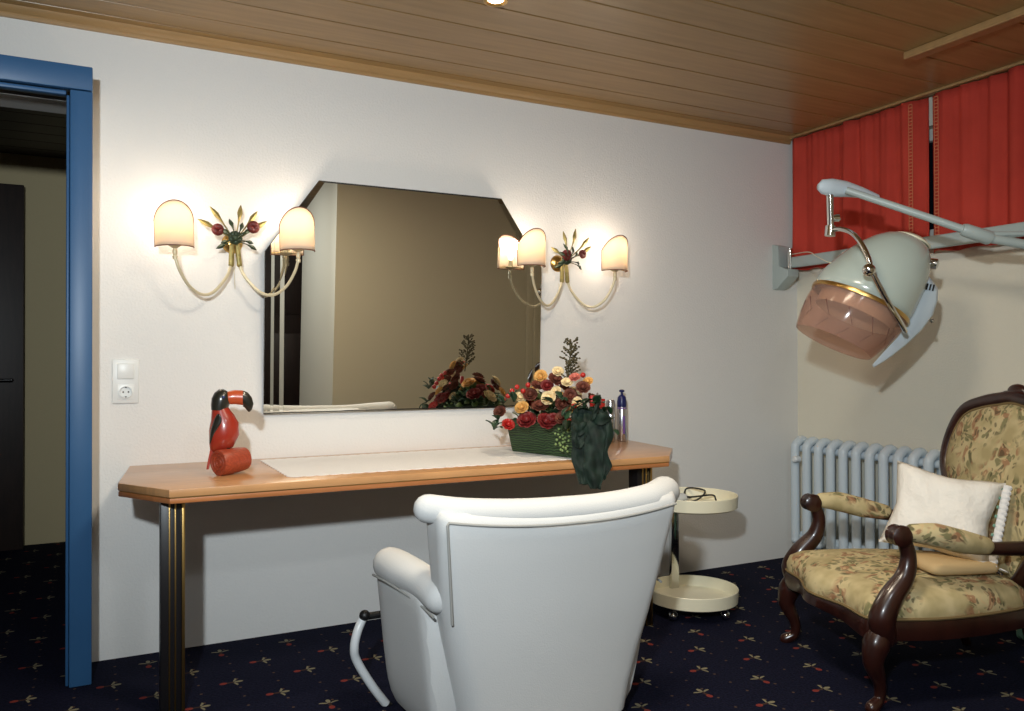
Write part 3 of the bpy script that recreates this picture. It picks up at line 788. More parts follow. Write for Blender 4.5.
for sx, sy, ex, ey in ((590, 420, 600, 404), (592, 420, 611, 418), (590, 424, 573, 434)):
    rws = []
    for k in range(7):
        f = k/6; w = .006+.022*math.sin(PI*f); c = fbl(sx+(ex-sx)*f, sy+(ey-sy)*f, 3.27-.03*math.sin(PI*f))
        rws.append([c+V((0, 0, w)), c+V((.01*math.sin(PI*f), 0, w*.3)), c+V((-.01*math.sin(PI*f), 0, -w*.3)), c+V((0, 0, -w))])
    loft(bm, rws, False, False)
o = obj('bow_loop', bm, 'ribbon', fb, 80); solid(o, .002); subd(o, 1)
for k in range(22):
    x = random.uniform(566, 614); y = random.uniform(402, 432); p = fbl(x, y, 3.30); bm = leafbm(random.uniform(.04, .065), random.uniform(.012, .02)); dirv = (view*.3+V((random.uniform(-1, 1), random.uniform(-.5, .5), random.uniform(-1, .6)))).normalized()
    bmesh.ops.transform(bm, matrix=Matrix.Translation(p) @ dirv.to_track_quat('X', 'Z').to_matrix().to_4x4(), verts=bm.verts[:]); solid(obj('leaf', bm, 'leaf', fb, 60), .0008)
# red capped miniature bottle tucked in
bm = NB(); c = fbl(592, 424, 3.36); mt = Matrix.Translation(c)
lathe(bm, [(0, -.03), (.019, -.03), (.020, .03), (.017, .055), (.009, .075), (.0085, .09), (0, .09)], 20, mt); bo = obj('miniature_bottle', bm, 'darkbottle', fb)
bm = NB(); lathe(bm, [(.0095, .072), (.0105, .08), (.0098, .112), (.007, .118), (0, .118)], 18, mt); obj('bottle_cap', bm, 'red', bo)

# ------------------------------------------------------------------ cans on the table
def onz(x, y, z):
    d = FW + RT*((x-512)/F_PX) - UP*((y-355.5)/F_PX); k = (z-HCAM)/d.z; return V((d.x*k, d.y*k, z))
TZ = .7485
t = thing('spray_can', 'tall silver hair spray can with dark blue cap on the right end of the table', 'spray can', (2.375, 3.42, TZ))
bm = NB(); lathe(bm, [(0, 0), (.0225, 0), (.0245, .004), (.0245, .172), (.022, .178), (0, .178)], 28); obj('can_body', bm, 'silver', t)
bm = NB(); box(bm, (-.004, -.024, .085), (.012, .003, .09), .001); lathe(bm, [(.0248, .166), (.0248, .172)], 28); obj('label_band', bm, 'violet', t)
bm = NB(); lathe(bm, [(.024, .175), (.0245, .178), (.0245, .200), (.021, .224), (.012, .234), (.006, .237), (.006, .248), (.013, .250), (.014, .259), (.006, .263), (0, .263)], 24); obj('cap', bm, 'blue_cap', t)
t = thing('spray_can', 'shorter plain silver spray can left of the blue capped can', 'spray can', (2.303, 3.415, TZ))
bm = NB(); lathe(bm, [(0, 0), (.020, 0), (.022, .004), (.022, .165), (.019, .172), (0, .172)], 28); obj('can_body', bm, 'silver', t)
bm = NB(); lathe(bm, [(.019, .172), (.0215, .174), (.0215, .205), (.018, .212), (0, .212)], 24); obj('cap', bm, 'silver', t)
t = thing('cosmetic_cup', 'pink plastic cup holding combs behind the flower ribbon', 'cup', (2.235, 3.40, TZ))
bm = NB(); lathe(bm, [(0, 0), (.027, 0), (.031, .100), (.029, .100), (.026, .006), (0, .006)], 24); obj('cup_body', bm, 'pink', t)
bm = NB(); box(bm, (2.240, 3.395, TZ+.115), (.020, .008, .21), .003, Matrix.Rotation(.06, 3, 'Y'))
tag(obj('hair_comb', bm, 'red'), 'red comb standing upright in the pink cup', 'comb')
for dx, dy, h, m, nm in ((-.016, .006, .245, 'silver', 'silver'), (.004, .015, .235, 'blackp', 'black')):
    bm = NB(); tube(bm, [(2.235+dx*.6, 3.40+dy*.6, TZ+.008), (2.235+dx, 3.40+dy, TZ+h)], .0055, 10, rnd=True)
    tag(obj('brush_handle', bm, m), '%s handled styling brush standing in the pink cup' % nm, 'brush')

# ------------------------------------------------------------------ white salon chair
ch = thing('salon_armchair', 'white upholstered salon armchair seen from behind in front of the table', 'armchair', (1.102, 2.12, 0))
def CL(x, y, z): return V((x-1.085, y-2.12, z))
bm = NB(); rings = []
NR = 36
def bring(z, hw, yr, yf, r, dip=0, bow=.02):
    """rounded rectangle section, rear edge bowed outwards"""
    out = []; r = min(r, (yf-yr)/2-.002)
    for cx_, cy_, a0 in ((hw-r, yf-r, 0), (-hw+r, yf-r, 90), (-hw+r, yr+r, 180), (hw-r, yr+r, 270)):
        for j in range(7):
            a = math.radians(a0+90*j/6); x = cx_+r*math.cos(a); y = cy_+r*math.sin(a)
            out.append((x, y))
    # refine straight edges
    pts = []
    n = len(out)
    for i in range(n):
        x0, y0 = out[i]; x1, y1 = out[(i+1) % n]; L = math.hypot(x1-x0, y1-y0); k = max(1, int(L/.05))
        if i % 7 == 6: k = 10
        elif True: k = 1
        for j in range(k): pts.append((x0+(x1-x0)*j/k, y0+(y1-y0)*j/k))
    return [V((x, y-2.12-bow*(1-(x/hw)**2), z+dip*(1-(x/hw)**2))) for x, y in pts]
lev = [(.17, .250, 1.905, 2.02, .06), (.25, .268, 1.90, 2.02, .06), (.35, .292, 1.89, 2.01, .055), (.45, .315, 1.875, 2.00, .05), (.55, .334, 1.86, 1.985, .045), (.65, .348, 1.842, 1.97, .04), (.72, .357, 1.828, 1.958, .036), (.765, .362, 1.822, 1.952, .034), (.785, .355, 1.83, 1.945, .03)]
rings = [bring(z, hw, yr, yf, r, -.03*max(0, (z-.4)/.4)) for z, hw, yr, yf, r in lev]
loft(bm, rings); obj('backrest', bm, 'white_fab', ch, 70)
# crest roll
bm = NB(); pts = []; rad = []
for k in range(25):
    f = k/24*2-1
    x = .366*f; y = 1.872-2.12-.03*(1-f*f)+.05*max(0, abs(f)-.8)/.2*.6; z = .786-.024*(1-f*f)-.012*max(0, f)
    pts.append((x, y, z)); rad.append(.036+.009*max(0, f)**2)
tube(bm, pts, rad, 18, rnd=True); obj('crest_roll', bm, 'white_fab', ch, 70)
# piping under the crest and down both sides of the rear panel
bm = NB(); pts = []
for k in range(17):
    f = k/16; z = .50+.257*f; hw = .330+.031*f; pts.append((-(hw-.014), 1.868-.046*f-2.12-.003, z))
for k in range(21):
    f = k/20*2-1; pts.append((.343*f, 1.8205-2.12-.022*(1-f*f)-.001, .762-.027*(1-f*f)-.008*max(0, f)))
tube(bm, pts, .0036, 8); obj('piping', bm, 'piping', ch)
# arms
for s in (-1, 1):
    bm = NB(); rows = []
    # arm body: stack of plan sections along y
    ysn = [1.94, 2.0, 2.08, 2.16, 2.23, 2.28, 2.30]
    for i, y in enumerate(ysn):
        f = i/6; top = .553+.028*f-.025*max(0, f-.75)/.25; xo = .365+.036*f-.03*max(0, f-.7)/.3; xi = .285+.005*f+.02*max(0, f-.7)/.3; bot = .145
        xb = xo-(.045 if s < 0 else .075); xib = xi-.05
        sec = [(xi, top-.02), (xi+.01, top), ((xi+xo)/2, top+.008), (xo-.01, top), (xo, top-.02), (xo-.01, top-.10), (xb+.022, .32), (xb, bot), (xib, bot), (xib+.03, .32)]
        rows.append([V((s*x, y-2.12, z)) for x, z in sec])
    loft(bm, rows); a = obj('armrest', bm, 'white_fab', ch, 60); subd(a, 2)
    bm = NB(); pth = smooth_path([(s*.325, 1.93-2.12, .553), (s*.328, 2.03-2.12, .567), (s*.345, 2.15-2.12, .574), (s*.354, 2.235-2.12, .574), (s*.353, 2.275-2.12, .558)], 4)
    tube(bm, pth, lerp_list([.04, .046, .05, .048, .034], len(pth)), 16, rnd=True); obj('arm_pad', bm, 'white_fab', a, 60)
    bm = NB(); pth = smooth_path([(s*.352, 1.90-2.12, .515), (s*.362, 2.0-2.12, .530), (s*.385, 2.12-2.12, .545), (s*.396, 2.2-2.12, .548), (s*.394, 2.262-2.12, .542)], 4); tube(bm, pth, .0036, 8); obj('piping', bm, 'piping', a)
bm = NB(); box(bm, (0, 2.13-2.12, .39), (.52, .36, .13), .04, seg=4); obj('seat_cushion', bm, 'white_fab', ch, 60)
bm = NB(); box(bm, (0, 2.11-2.12, .25), (.46, .34, .16), .03, seg=3); obj('seat_base', bm, 'white_fab', ch, 60)
bm = NB(); lathe(bm, [(0, .123), (.20, .123), (.205, .133), (.19, .14), (.06, .15), (.035, .16), (.030, .19), (0, .19)], 36); obj('pedestal', bm, 'chrome', ch)
# footrest: white tube frame with black bar in front
ft = []
Lp = [(-.395, .235, .395), (-.415, .225, .36), (-.425, .225, .315), (-.415, .235, .27), (-.37, .235, .19), (-.325, .235, .125)]
for s_ in (-1, 1):
    bm = NB(); tube(bm, smooth_path([(-s_*x, y, z) for x, y, z in Lp], 5), .013, 14); fr = obj('footrest_tube', bm, 'white_enamel', ch)
    bm = NB(); lathe(bm, [(0, 0), (.014, 0), (.0145, .012), (0, .014)], 14, align((s_*-.5, 0, -.7), (s_*.322, .235, .122))); obj('end_cap', bm, 'blackp', fr)
    bm = NB(); ball(bm, (s_*.393, .228, .402), .0165, sub=2); obj('end_cap', bm, 'blackp', fr)
bm = NB(); tube(bm, [(-.385, .232, .397), (.385, .232, .397)], .011, 12); tube(bm, [(-.15, .232, .397), (-.13, .15, .33)], .011, 12); tube(bm, [(.15, .232, .397), (.13, .15, .33)], .011, 12)
obj('footrest_bar', bm, 'blackp', ch)
ch.scale = (1.12, 1.12, 1.12); ch.location = (1.102*1.12, 2.12*1.12, 0)
for c_ in ch.children: c_.location.z = -.123

# ------------------------------------------------------------------ trolley
TR = V((2.44, 2.955, 0)); t = thing('salon_trolley', 'cream plastic salon trolley with two round trays beside the chair', 'trolley', TR)
def trayb(z, h, R=.205):
    bm = NB(); lathe(bm, [(0, z), (R-.012, z), (R-.003, z+.006), (R, z+h-.003), (R-.002, z+h), (R-.006, z+h-.003), (R-.010, z+.012), (R-.02, z+.008), (0, z+.008)], 56); return bm
obj('upper_tray', trayb(.485, .06), 'tray', t); obj('lower_tray', trayb(.058, .062), 'tray', t)
bm = NB(); box(bm, (.035, .178, .30), (.045, .022, .48), .003); obj('post', bm, 'chrome', t)
for a in (20, 110, 200, 290):
    a = math.radians(a); x, y = .165*math.cos(a), .165*math.sin(a)
    bm = NB(); ball(bm, (x, y, .022), .022, (1, 1, 1), 2); tube(bm, [(x, y, .03), (x, y, .060)], .006, 8); obj('caster', bm, 'chrome', t)
# things in the upper tray
def onp(x, y, z=.497): return onz(x, y, z)
bm = NB(); pts = [onp(x, y, z) for x, y, z in ((684, 497, .51), (686, 489, .535), (694, 488, .55), (705, 491, .545), (700, 498, .515), (690, 502, .505), (682, 500, .515), (676, 495, .53), (690, 497, .525), (712, 495, .525), (716, 500, .51))]
o = TR+V((-.02, .0, .5)); tube(bm, [p-o for p in smooth_path(pts, 6)], .0042, 8)
tag(obj('appliance_cord', bm, 'blackp', None, 35, o), 'loose black cord curled in the upper trolley tray', 'cord')
c = onz(694, 493, .50)
t2 = thing('hair_clipper', 'small white hand appliance lying in the upper trolley tray', 'clipper', (2.385, 2.99, .4935), .3); t2.scale = (1.2, 1.2, 1.2)
bm = NB(); tube(bm, smooth_path([(-.05, 0, .022), (-.02, 0, .024), (.03, 0, .022), (.055, 0, .02)], 3), lerp_list([.014, .021, .019, .012], 10), 14, rnd=True); obj('clipper_body', bm, 'white_enamel', t2)
bm = NB(); box(bm, (.068, 0, .02), (.018, .03, .008), .002); obj('clipper_blade', bm, 'chrome', t2)

# ------------------------------------------------------------------ radiator
rd = thing('radiator', 'pale blue-white column radiator under the dryer on the cream wall', 'radiator', (3.60, 2.8, 0))
for i in range(15):
    y = 3.397-.0835*i-2.8
    bm = NB()
    for dx in (-.05, .05):
        tube(bm, smooth_path([(dx, y, .14), (dx, y, .18), (dx, y, .40), (dx, y, .64), (dx*.9, y, .675), (dx*.3, y, .70), (0, y, .703)], 3), .024, 12, True, 1)
        ball(bm, (dx, y, .14), .026, sub=2)
    tube(bm, [(-.05, y, .14), (.05, y, .14)], .024, 12); obj('column', bm, 'rad', rd, 50)
bm = NB()
for z in (.16, .655): tube(bm, [(0, .60, z), (0, -.585, z)], .021, 12)
obj('header_pipe', bm, 'rad', rd)
bm = NB()
for y in (.5, -.5):
    box(bm, (.0, y, .07), (.10, .018, .14), .004)
obj('foot', bm, 'rad', rd)
bm = NB(); lathe(bm, [(0, 0), (.018, 0), (.018, .035), (.013, .04), (0, .04)], 16, align((-1, 0, 0), (-.06, .56, .60))); obj('bleed_valve', bm, 'white_enamel', rd)
for y in (.56,):
    pass

# ------------------------------------------------------------------ curtains
def curtain(y0, y1, label, seed):
    """y0 > y1, hanging at x ~ 3.65"""
    random.seed(seed)
    t = thing('curtain', label, 'curtain', (3.655, (y0+y1)/2, 1.685), 0, 'red curtains over the window')
    ym = (y0+y1)/2
    n = 160; rows = 14; zt, zb = 2.458, 1.683
    ph = random.random()*6
    bm = NB(); grid = []
    for r in range(rows+1):
        f = r/rows; z = zt+(zb-zt)*f; ln = []
        for k in range(n+1):
            u = k/n; y = y0+(y1-y0)*u
            am = .017+.010*f
            yy_ = u*(y0-y1); w = math.sin(yy_*43+ph+1.8*math.sin(yy_*9+ph)+.5*f*math.sin(yy_*7))*am*(.6+.5*math.sin(yy_*17+1)) + .008*math.sin(yy_*23+1.3+f) + .003*math.sin(yy_*140)*(1-f)
            ln.append(bm.verts.new((w, y-ym, z-1.685+.004*math.sin(u*40)*f)))
        grid.append(ln)
    for a, b in zip(grid, grid[1:]):
        for k in range(n): bm.faces.new((a[k], a[k+1], b[k+1], b[k]))
    o = obj('cloth', bm, 'curtain', t, 80); solid(o, .003)
    return t, ph
def trimcol(t, y, ym, x=-.034):
    bm = NB()
    n = 44
    for i in range(n):
        z = .01+.755*i/n; box(bm, (x, y-ym, z), (.002, .016, .0045), rot=Matrix.Rotation(.0, 3, 'X'))
    for e in (-.010, .010): box(bm, (x, y-ym+e, .373), (.002, .003, .745))
    obj('lace_trim', bm, 'curtain_trim', t)
t, _ = curtain(3.51, 2.634, 'red pleated curtain nearest the corner with a ladder trim edge', 3); trimcol(t, 2.70, (3.51+2.634)/2)
t, _ = curtain(2.612, 1.45, 'red pleated curtain on the right, nearer the camera', 5); trimcol(t, 2.56, (2.612+1.45)/2)
bm = NB(); box(bm, (3.655, 2.45, ZC-.0065), (.04, 2.12, .013), .003)
tag(obj('curtain_rail', bm, 'cove'), 'slim wooden curtain rail fixed to the ceiling above the red curtains', 'curtain rail')

# ------------------------------------------------------------------ hair dryer on wall arm
hd = thing('hood_dryer', 'grey-green salon hood dryer hanging from a jointed wall arm', 'hair dryer', (3.575, YW, 1.70))
hd_o = V(hd.location)
def L_(p): return V(p)-hd_o
# wall bracket
bm = NB(); prism(bm, [(0, -.13), (.035, -.125), (.12, -.06), (.12, -.02), (.05, .0), (.05, .12), (.0, .135)], .085, Matrix(((0, 0, 1, -.055), (-1, 0, 0, 0), (0, 1, 0, 0), (0, 0, 0, 1))), .004)
obj('wall_bracket', bm, 'armgrey', hd)
bm = NB(); tube(bm, [(.0, -.085, -.03), (.0, -.085, .09)], .02, 18); tube(bm, [(0, -.085, .09), (0, -.085, .105)], .013, 14); obj('swivel', bm, 'chrome', hd)
# arm 1
bm = NB()
a0 = V((0, -.10, .015)); a1 = V((0.0, 1.75-YW, .028))
box(bm, ((a0+a1)/2), (.026, (a0-a1).length, .062), .008, seg=3)
obj('wall_arm', bm, 'armgrey', hd)
EL = V((3.575, 1.78, 1.70))
bm = NB(); tube(bm, [L_(EL+V((0, 0, .05))), L_(EL+V((0, 0, -.19)))], .022, 18, rnd=True); obj('elbow_post', bm, 'armgrey', hd)
# arm 2
DH = 2.92
e0 = L_(EL+V((0, 0, -.15))); e2 = L_(at(846, 190, 3.45)) 
bm = NB(); tube(bm, [e0, L_(at(988, 238, 3.27)), L_(at(965, 230, 3.285)), L_(at(900, 208, 3.39)), e2], [.019, .019, .016, .0155, .0145], 16); obj('balance_arm', bm, 'armgrey', hd)
bm = NB(); tube(bm, [L_(at(962, 229, 3.286)), L_(at(965, 230, 3.285)), L_(at(989, 238, 3.27)), L_(at(991, 239, 3.27))], [.022, .0265, .0285, .024], 20); obj('sleeve', bm, 'armgrey', hd)
bm = NB(); tube(bm, [L_(at(989, 234, 3.27)), L_(EL+V((-.0, 0, -.045)))], .010, 12); obj('tension_rod', bm, 'armgrey', hd)
# wedge shaped end cap
bm = NB(); rings = []
for x, yt, yb, w in ((818, 184, 190, .012), (822, 179.5, 194, .022), (832, 178.5, 197, .026), (846, 181, 197, .024), (862, 187, 198, .019), (878, 194.5, 203, .0145)):
    d = 2.90+(x-818)*.0017; ct = at(x, yt, d); cb = at(x, yb, d); c = (ct+cb)/2; h = (ct-cb)/2
    rings.append([L_(c+h*math.sin(q)+FW*w*math.cos(q)) for q in [2*PI*k/16 for k in range(16)]])
loft(bm, rings); obj('arm_end_cap', bm, 'dryer_white', hd, 60)
# hanging rod
p0 = at(830, 194, DH); p1 = at(831, 229, DH)
bm = NB(); tube(bm, [L_(p0), L_(p1)], .0125, 18); obj('hanging_rod', bm, 'chrome', hd)
bm = NB(); tube(bm, [L_(at(831, 226, DH)), L_(at(830, 236, DH))], .019, 18); obj('knuckle', bm, 'chrome', hd)
bm = NB(); lathe(bm, [(0, 0), (.012, 0), (.014, .02), (.008, .026), (0, .026)], 16, align(-RT*-1, L_(at(833, 218, DH)))); obj('clamp_screw', bm, 'chrome', hd)
# hood
ang = math.radians(27.3)
pv = RT*math.cos(ang)-UP*math.sin(ang)       # along the rim, to lower right
av = -RT*math.sin(ang)-UP*math.cos(ang)      # axis towards opening
HC = at(859.5, 304.5, DH)
HM = Matrix((pv, -FW, -av)).transposed().to_4x4()     # local z = up the dome
# right-handed check
if HM.to_3x3().determinant() < 0: HM = Matrix((pv, FW, -av)).transposed().to_4x4()
HM.translation = L_(HC)
def skew(bm, k=.0):
    pass
bm = NB()
prof = [(.162, .0), (.170, .004), (.173, .03), (.171, .06), (.165, .09), (.157, .13), (.146, .165), (.130, .205), (.107, .245), (.08, .275), (.045, .296), (0, .303)]
lathe(bm, prof, 48)
for v in bm.verts: v.co.x += .2*max(0, v.co.z-.05)
bmesh.ops.transform(bm, matrix=HM, verts=bm.verts[:]); obj('hood', bm, 'dryer', hd, 60)
bm = NB(); lathe(bm, [(.066, .283), (.069, .289), (.05, .300), (.03, .305), (0, .309)], 32)
for v in bm.verts: v.co.x += .2*(v.co.z-.05)+.012
bmesh.ops.transform(bm, matrix=HM, verts=bm.verts[:]); obj('top_vent_cap', bm, 'tray', hd, 40)
bm = NB(); lathe(bm, [(.166, -.007), (.176, -.007), (.177, 0), (.176, .007), (.166, .007)], 48, HM); obj('rim_band', bm, 'brass', hd)
bm = NB(); prof = [(.171, -.006), (.168, -.05), (.159, -.10), (.143, -.155), (.139, -.164), (.135, -.164), (.138, -.155), (.155, -.10), (.164, -.05), (.167, -.006)]
lathe(bm, prof, 48)
for v in bm.verts: v.co.x -= .14*max(0, -v.co.z) 
bmesh.ops.transform(bm, matrix=HM, verts=bm.verts[:]); obj('visor', bm, 'visor', hd, 50)
bm = NB(); lathe(bm, [(.140, -.004), (.14, -.05), (.138, .02), (.12, .12), (.08, .18), (0, .20), (0, .196), (.078, .176), (.116, .117), (.134, .02), (.136, -.05)], 40, HM); inn = obj('inner_bowl', bm, 'tray', hd)
for k in range(12):
    bm = NB(); zz = -.085; m2 = HM @ Matrix.Translation((.14*zz, 0, 0)) @ Matrix.Rotation(2*PI*k/12+.2, 4, 'Z') @ Matrix.Translation((.1585, 0, zz)) @ Matrix.Rotation(.6, 4, 'X') @ Matrix.Rotation(.1, 4, 'Y')
    tube(bm, [m2 @ V((0, 0, -.032)), m2 @ V((0, 0, .032))], [.0008, .0022], 6); obj('air_slot', bm, 'rust', hd)
# yoke
bm = NB()
yk = [(831, 230, 2.92), (841, 229, 2.86), (852, 233, 2.78), (861, 243, 2.71), (868, 257, 2.675), (872, 271, 2.665), (880, 287, 2.67), (890, 305, 2.685), (899, 320, 2.72), (905, 331, 2.77)]
pth = smooth_path([L_(at(*q)) for q in yk], 5); tube(bm, pth, .0085, 14, rnd=True); obj('yoke', bm, 'chrome', hd)
bm = NB(); ball(bm, L_(at(869, 270, 2.668)), .0215, sub=3); tube(bm, [L_(at(869, 270, 2.66)), L_(at(872, 272, 2.77))], .009, 12); obj('yoke_knob', bm, 'chrome', hd)
bm = NB(); c = at(928, 263, DH-.01); lathe(bm, [(0, 0), (.017, 0), (.019, .012), (.019, .03), (.010, .034), (0, .034)], 24, align(RT*.8-UP*.2-FW*.5, L_(c))); obj('control_knob', bm, 'chrome', hd)
# rear motor housing / handle: crescent
bm = NB()
ol = [(919, 272), (929, 276), (938, 288), (938, 300), (933, 315), (922, 330), (906, 345), (888, 359), (874, 367.5), (872, 365), (883, 353), (897, 338), (905, 326), (910, 312), (914, 295)]
w = .055
def ring_at(dd, inset_):
    cx_ = sum(p[0] for p in ol)/len(ol); cy_ = sum(p[1] for p in ol)/len(ol)
    out = []
    for x, y in ol:
        # narrow towards the tip
        f = max(0, min(1, (368-y)/60)); k = .25+.75*f
        out.append(L_(at(x+(cx_-x)*inset_, y+(cy_-y)*inset_, DH+dd*k)))
    return out
loft(bm, [ring_at(-.062, .10), ring_at(-.055, .03), ring_at(-.03, 0), ring_at(.03, 0), ring_at(.055, .03), ring_at(.062, .10)]); obj('motor_housing', bm, 'dryer_white', hd, 45)
bm = NB()
for k in range(4):
    c = at(924+k*3.1, 286+k*.6, DH-.066); box(bm, L_(c), (.004, .004, .022), rot=Matrix((RT, FW, UP)).transposed() @ Matrix.Rotation(.25, 3, 'Y'))
obj('vent_slot', bm, 'blackp', hd)
bm = NB(); ball(bm, L_(at(932, 321, DH-.01)), .008, sub=2); obj('latch', bm, 'chrome', hd)
# bring the hood assembly to its real distance (true size about 42 cm across)
KD = 3.46/2.92; cam0 = V((0, 0, HCAM))
for c_ in hd.children:
    if c_.name.split('.')[0] in ('arm_end_cap', 'hanging_rod', 'knuckle', 'clamp_screw', 'hood', 'top_vent_cap', 'rim_band', 'visor', 'inner_bowl', 'air_slot', 'yoke', 'yoke_knob', 'control_knob', 'motor_housing', 'vent_slot', 'latch'):
        for v in c_.data.vertices: v.co = cam0+((v.co+hd_o)-cam0)*KD-hd_o
# thin cord from bracket to hood
bm = NB(); pth = smooth_path([(0, -.10, .07), L_(at(808, 252, 3.9)), L_(at(816, 256, 3.7)), L_(at(828, 262, 3.5)), L_(at(838, 263, 3.45))], 5); tube(bm, pth, .0022, 6); obj('power_cord', bm, 'tray', hd)

# ------------------------------------------------------------------ antique armchair
ac = thing('antique_armchair', 'carved mahogany armchair with floral tapestry seat and oval back', 'armchair', (2.70, 2.04, 0), math.radians(68))
HWF, HWB, YFc, YBk = .325, .25, .27, -.27
def leg(sx, y, front):
    bm = NB(); LZ = lambda P: [V((p[0], p[1], .125+p[2]*(.36-.125)/.36 if p[2] < .36 else p[2])) for p in P]
    if front:
        pth = smooth_path(LZ([(sx, y, .36), (sx*1.02, y+.02, .30), (sx*1.03, y+.03, .22), (sx*.99, y+.005, .12), (sx*.99, y+.005, .05), (sx*1.03, y+.035, .015)]), 5)
        tube(bm, pth, lerp_list([.036, .040, .030, .019, .016, .021], len(pth)), 14, rnd=True)
    else:
        pth = smooth_path(LZ([(sx, y, .40), (sx, y-.02, .25), (sx, y-.06, .10), (sx, y-.085, .015)]), 5); tube(bm, pth, lerp_list([.024, .024, .018, .016], len(pth)), 12, rnd=True)
    return obj('leg', bm, 'mahogany', ac)
for s in (-1, 1): leg(s*(HWF-.01), YFc-.01, True); leg(s*HWB*.9, YBk, False)
def seat_outline(off=0):
    """serpentine seat plan, counter-clockwise"""
    P = [(-HWF-off, YFc-.01+off*0), (-HWF+.03, YFc+.03+off), (-.16, YFc+.035+off), (0, YFc+.075+off), (.16, YFc+.035+off), (HWF-.03, YFc+.03+off), (HWF+off, YFc-.01), (HWF+.012+off, .10), (HWF-.02+off, -.08), (HWB+.0+off, YBk+.03), (HWB-.04, YBk-off), (0, YBk-.01-off), (-HWB+.04, YBk-off), (-HWB-off, YBk+.03), (-HWF+.02-off, -.08), (-HWF-.012-off, .10)]
    pts = smooth_path([V((x, y, 0)) for x, y in P+[P[0]]], 4)[:-1]; return pts
so = seat_outline()
bm = NB(); rings = []
def rowz(scale, z, dz=0): return [V((p.x*scale, p.y*scale, z+dz-.025*math.sin(0))) for p in so]
# rail (wood): height varies, deeper at legs
lo = []
for p in so:
    d = min(abs(p.x-HWF), abs(p.x+HWF)); fr = 1 if p.y > .15 else 0
    lo.append(V((p.x*1.01, p.y*1.01, .335-(.0 if not fr else -.012*math.cos(p.x/HWF*PI*1.0)-.012)*1.0)))
rings = [[V((q.x*.93, q.y*.93, q.z+.004)) for q in lo], lo, [V((p.x*1.025, p.y*1.025, .362)) for p in so], [V((p.x*1.01, p.y*1.01, .392)) for p in so], [V((p.x*.93, p.y*.93, .394)) for p in so]]
loft(bm, rings); obj('seat_rail', bm, 'mahogany', ac, 50)
bm = NB(); rings = [rowz(.985, .385), rowz(1.0, .40), rowz(1.0, .425), rowz(.97, .452), rowz(.88, .472), rowz(.7, .486), rowz(.45, .492), rowz(.15, .494)]
loft(bm, rings); obj('seat', bm, 'tapestry', ac, 80)
bm = NB(); ring = [V((p.x*1.003, p.y*1.003, .398)) for p in so]; tube(bm, ring+[ring[0]], .005, 6); obj('braid_trim', bm, 'braid', ac)
# arms
for s in (-1, 1):
    bm = NB()
    pth = smooth_path([(s*(HWF-.01), YFc-.02, .345), (s*(HWF+.005), YFc-.005, .40), (s*(HWF-.0), YFc-.035, .46), (s*(HWF-.01), YFc-.085, .52), (s*(HWF-.015), YFc-.10, .575), (s*(HWF-.015), YFc-.09, .62), (s*(HWF-.015), YFc-.075, .644)], 5)
    tube(bm, pth, lerp_list([.036, .040, .036, .029, .024, .022, .024], len(pth)), 14, rnd=True)
    # scroll
    lathe(bm, [(0, -.033), (.02, -.033), (.031, -.026), (.027, -.01), (.031, 0), (.027, .01), (.031, .026), (.02, .033), (0, .033)], 20, Matrix.Translation((s*(HWF-.015), YFc-.07, .644)) @ Matrix.Rotation(PI/2, 4, 'Y'))
    pth = smooth_path([(s*(HWF-.015), YFc-.075, .652), (s*(HWF-.008), .11, .64), (s*(HWF-.015), -.02, .605), (s*(HWF-.04), -.14, .592), (s*(HWB+.01), -.26, .585)], 6)
    tube(bm, pth, lerp_list([.024, .020, .020, .022, .024], len(pth)), 12, rnd=True)
    arm = obj('arm', bm, 'mahogany', ac, 50)
    bm = NB(); pth = smooth_path([(s*(HWF-.012), .155, .652), (s*(HWF-.008), .09, .645), (s*(HWF-.012), 0, .622), (s*(HWF-.025), -.08, .606)], 6)
    tube(bm, pth, lerp_list([.028, .036, .036, .028], len(pth)), 16, rnd=True); obj('arm_pad', bm, 'tapestry', arm, 70)
# back: cartouche outline in reclined plane
def bk(x, h):     # h height above seat along reclined plane
    return V((x, YBk-.0-(h-.45)*.22, h))
def bo(sc=1.0, dx=0):
    P = [(.150, .44), (.185, .50), (.215, .58), (.205, .66), (.245, .72), (.285, .80), (.280, .90), (.235, .985), (.15, 1.02), (.07, 1.035), (0, 1.045)]
    full = P + [(-x, z) for x, z in P[-2::-1]]
    c = V((0, .74)); out = []
    for x, z in full: x *= 1.15; out.append((x*sc if sc != 1 else x, c.y+(z-c.y)*(sc if sc != 1 else 1)))
    return out
P = [bk(x, z) for x, z in bo()]
pth = smooth_path(P, 5)
bm = NB(); tube(bm, pth, .026, 12, False, 1); 
pl = smooth_path([bk(.172, .44), bk(.08, .47), bk(0, .475), bk(-.08, .47), bk(-.172, .44)], 4); tube(bm, pl, .022, 12)
for s in (-1, 1): tube(bm, [bk(s*.172, .44), V((s*.20, YBk-.0, .36))], .024, 12)
ball(bm, bk(0, 1.065), .03, (1.6, .7, .9), 3); ball(bm, bk(.055, 1.053), .018, (1.5, .7, .8), 2); ball(bm, bk(-.055, 1.053), .018, (1.5, .7, .8), 2)
obj('back_frame', bm, 'mahogany', ac, 60)
bm = NB()
def inner(sc, dy):
    out = []
    for p in smooth_path([bk(x, z) for x, z in bo()]+[bk(0, .475)], 4)[:-1]:
        c = bk(0, .74); q = c+(p-c)*sc; out.append(q+V((0, dy, dy*.22)))
    return out
loft(bm, [inner(.93, -.018), inner(.93, .010), inner(.88, .024), inner(.7, .036), inner(.4, .042), inner(.1, .044)]); obj('back_panel', bm, 'tapestry', ac, 80)
bm = NB(); r_ = inner(.925, .014); tube(bm, r_+[r_[0]], .005, 6); obj('braid_trim', bm, 'braid', ac)

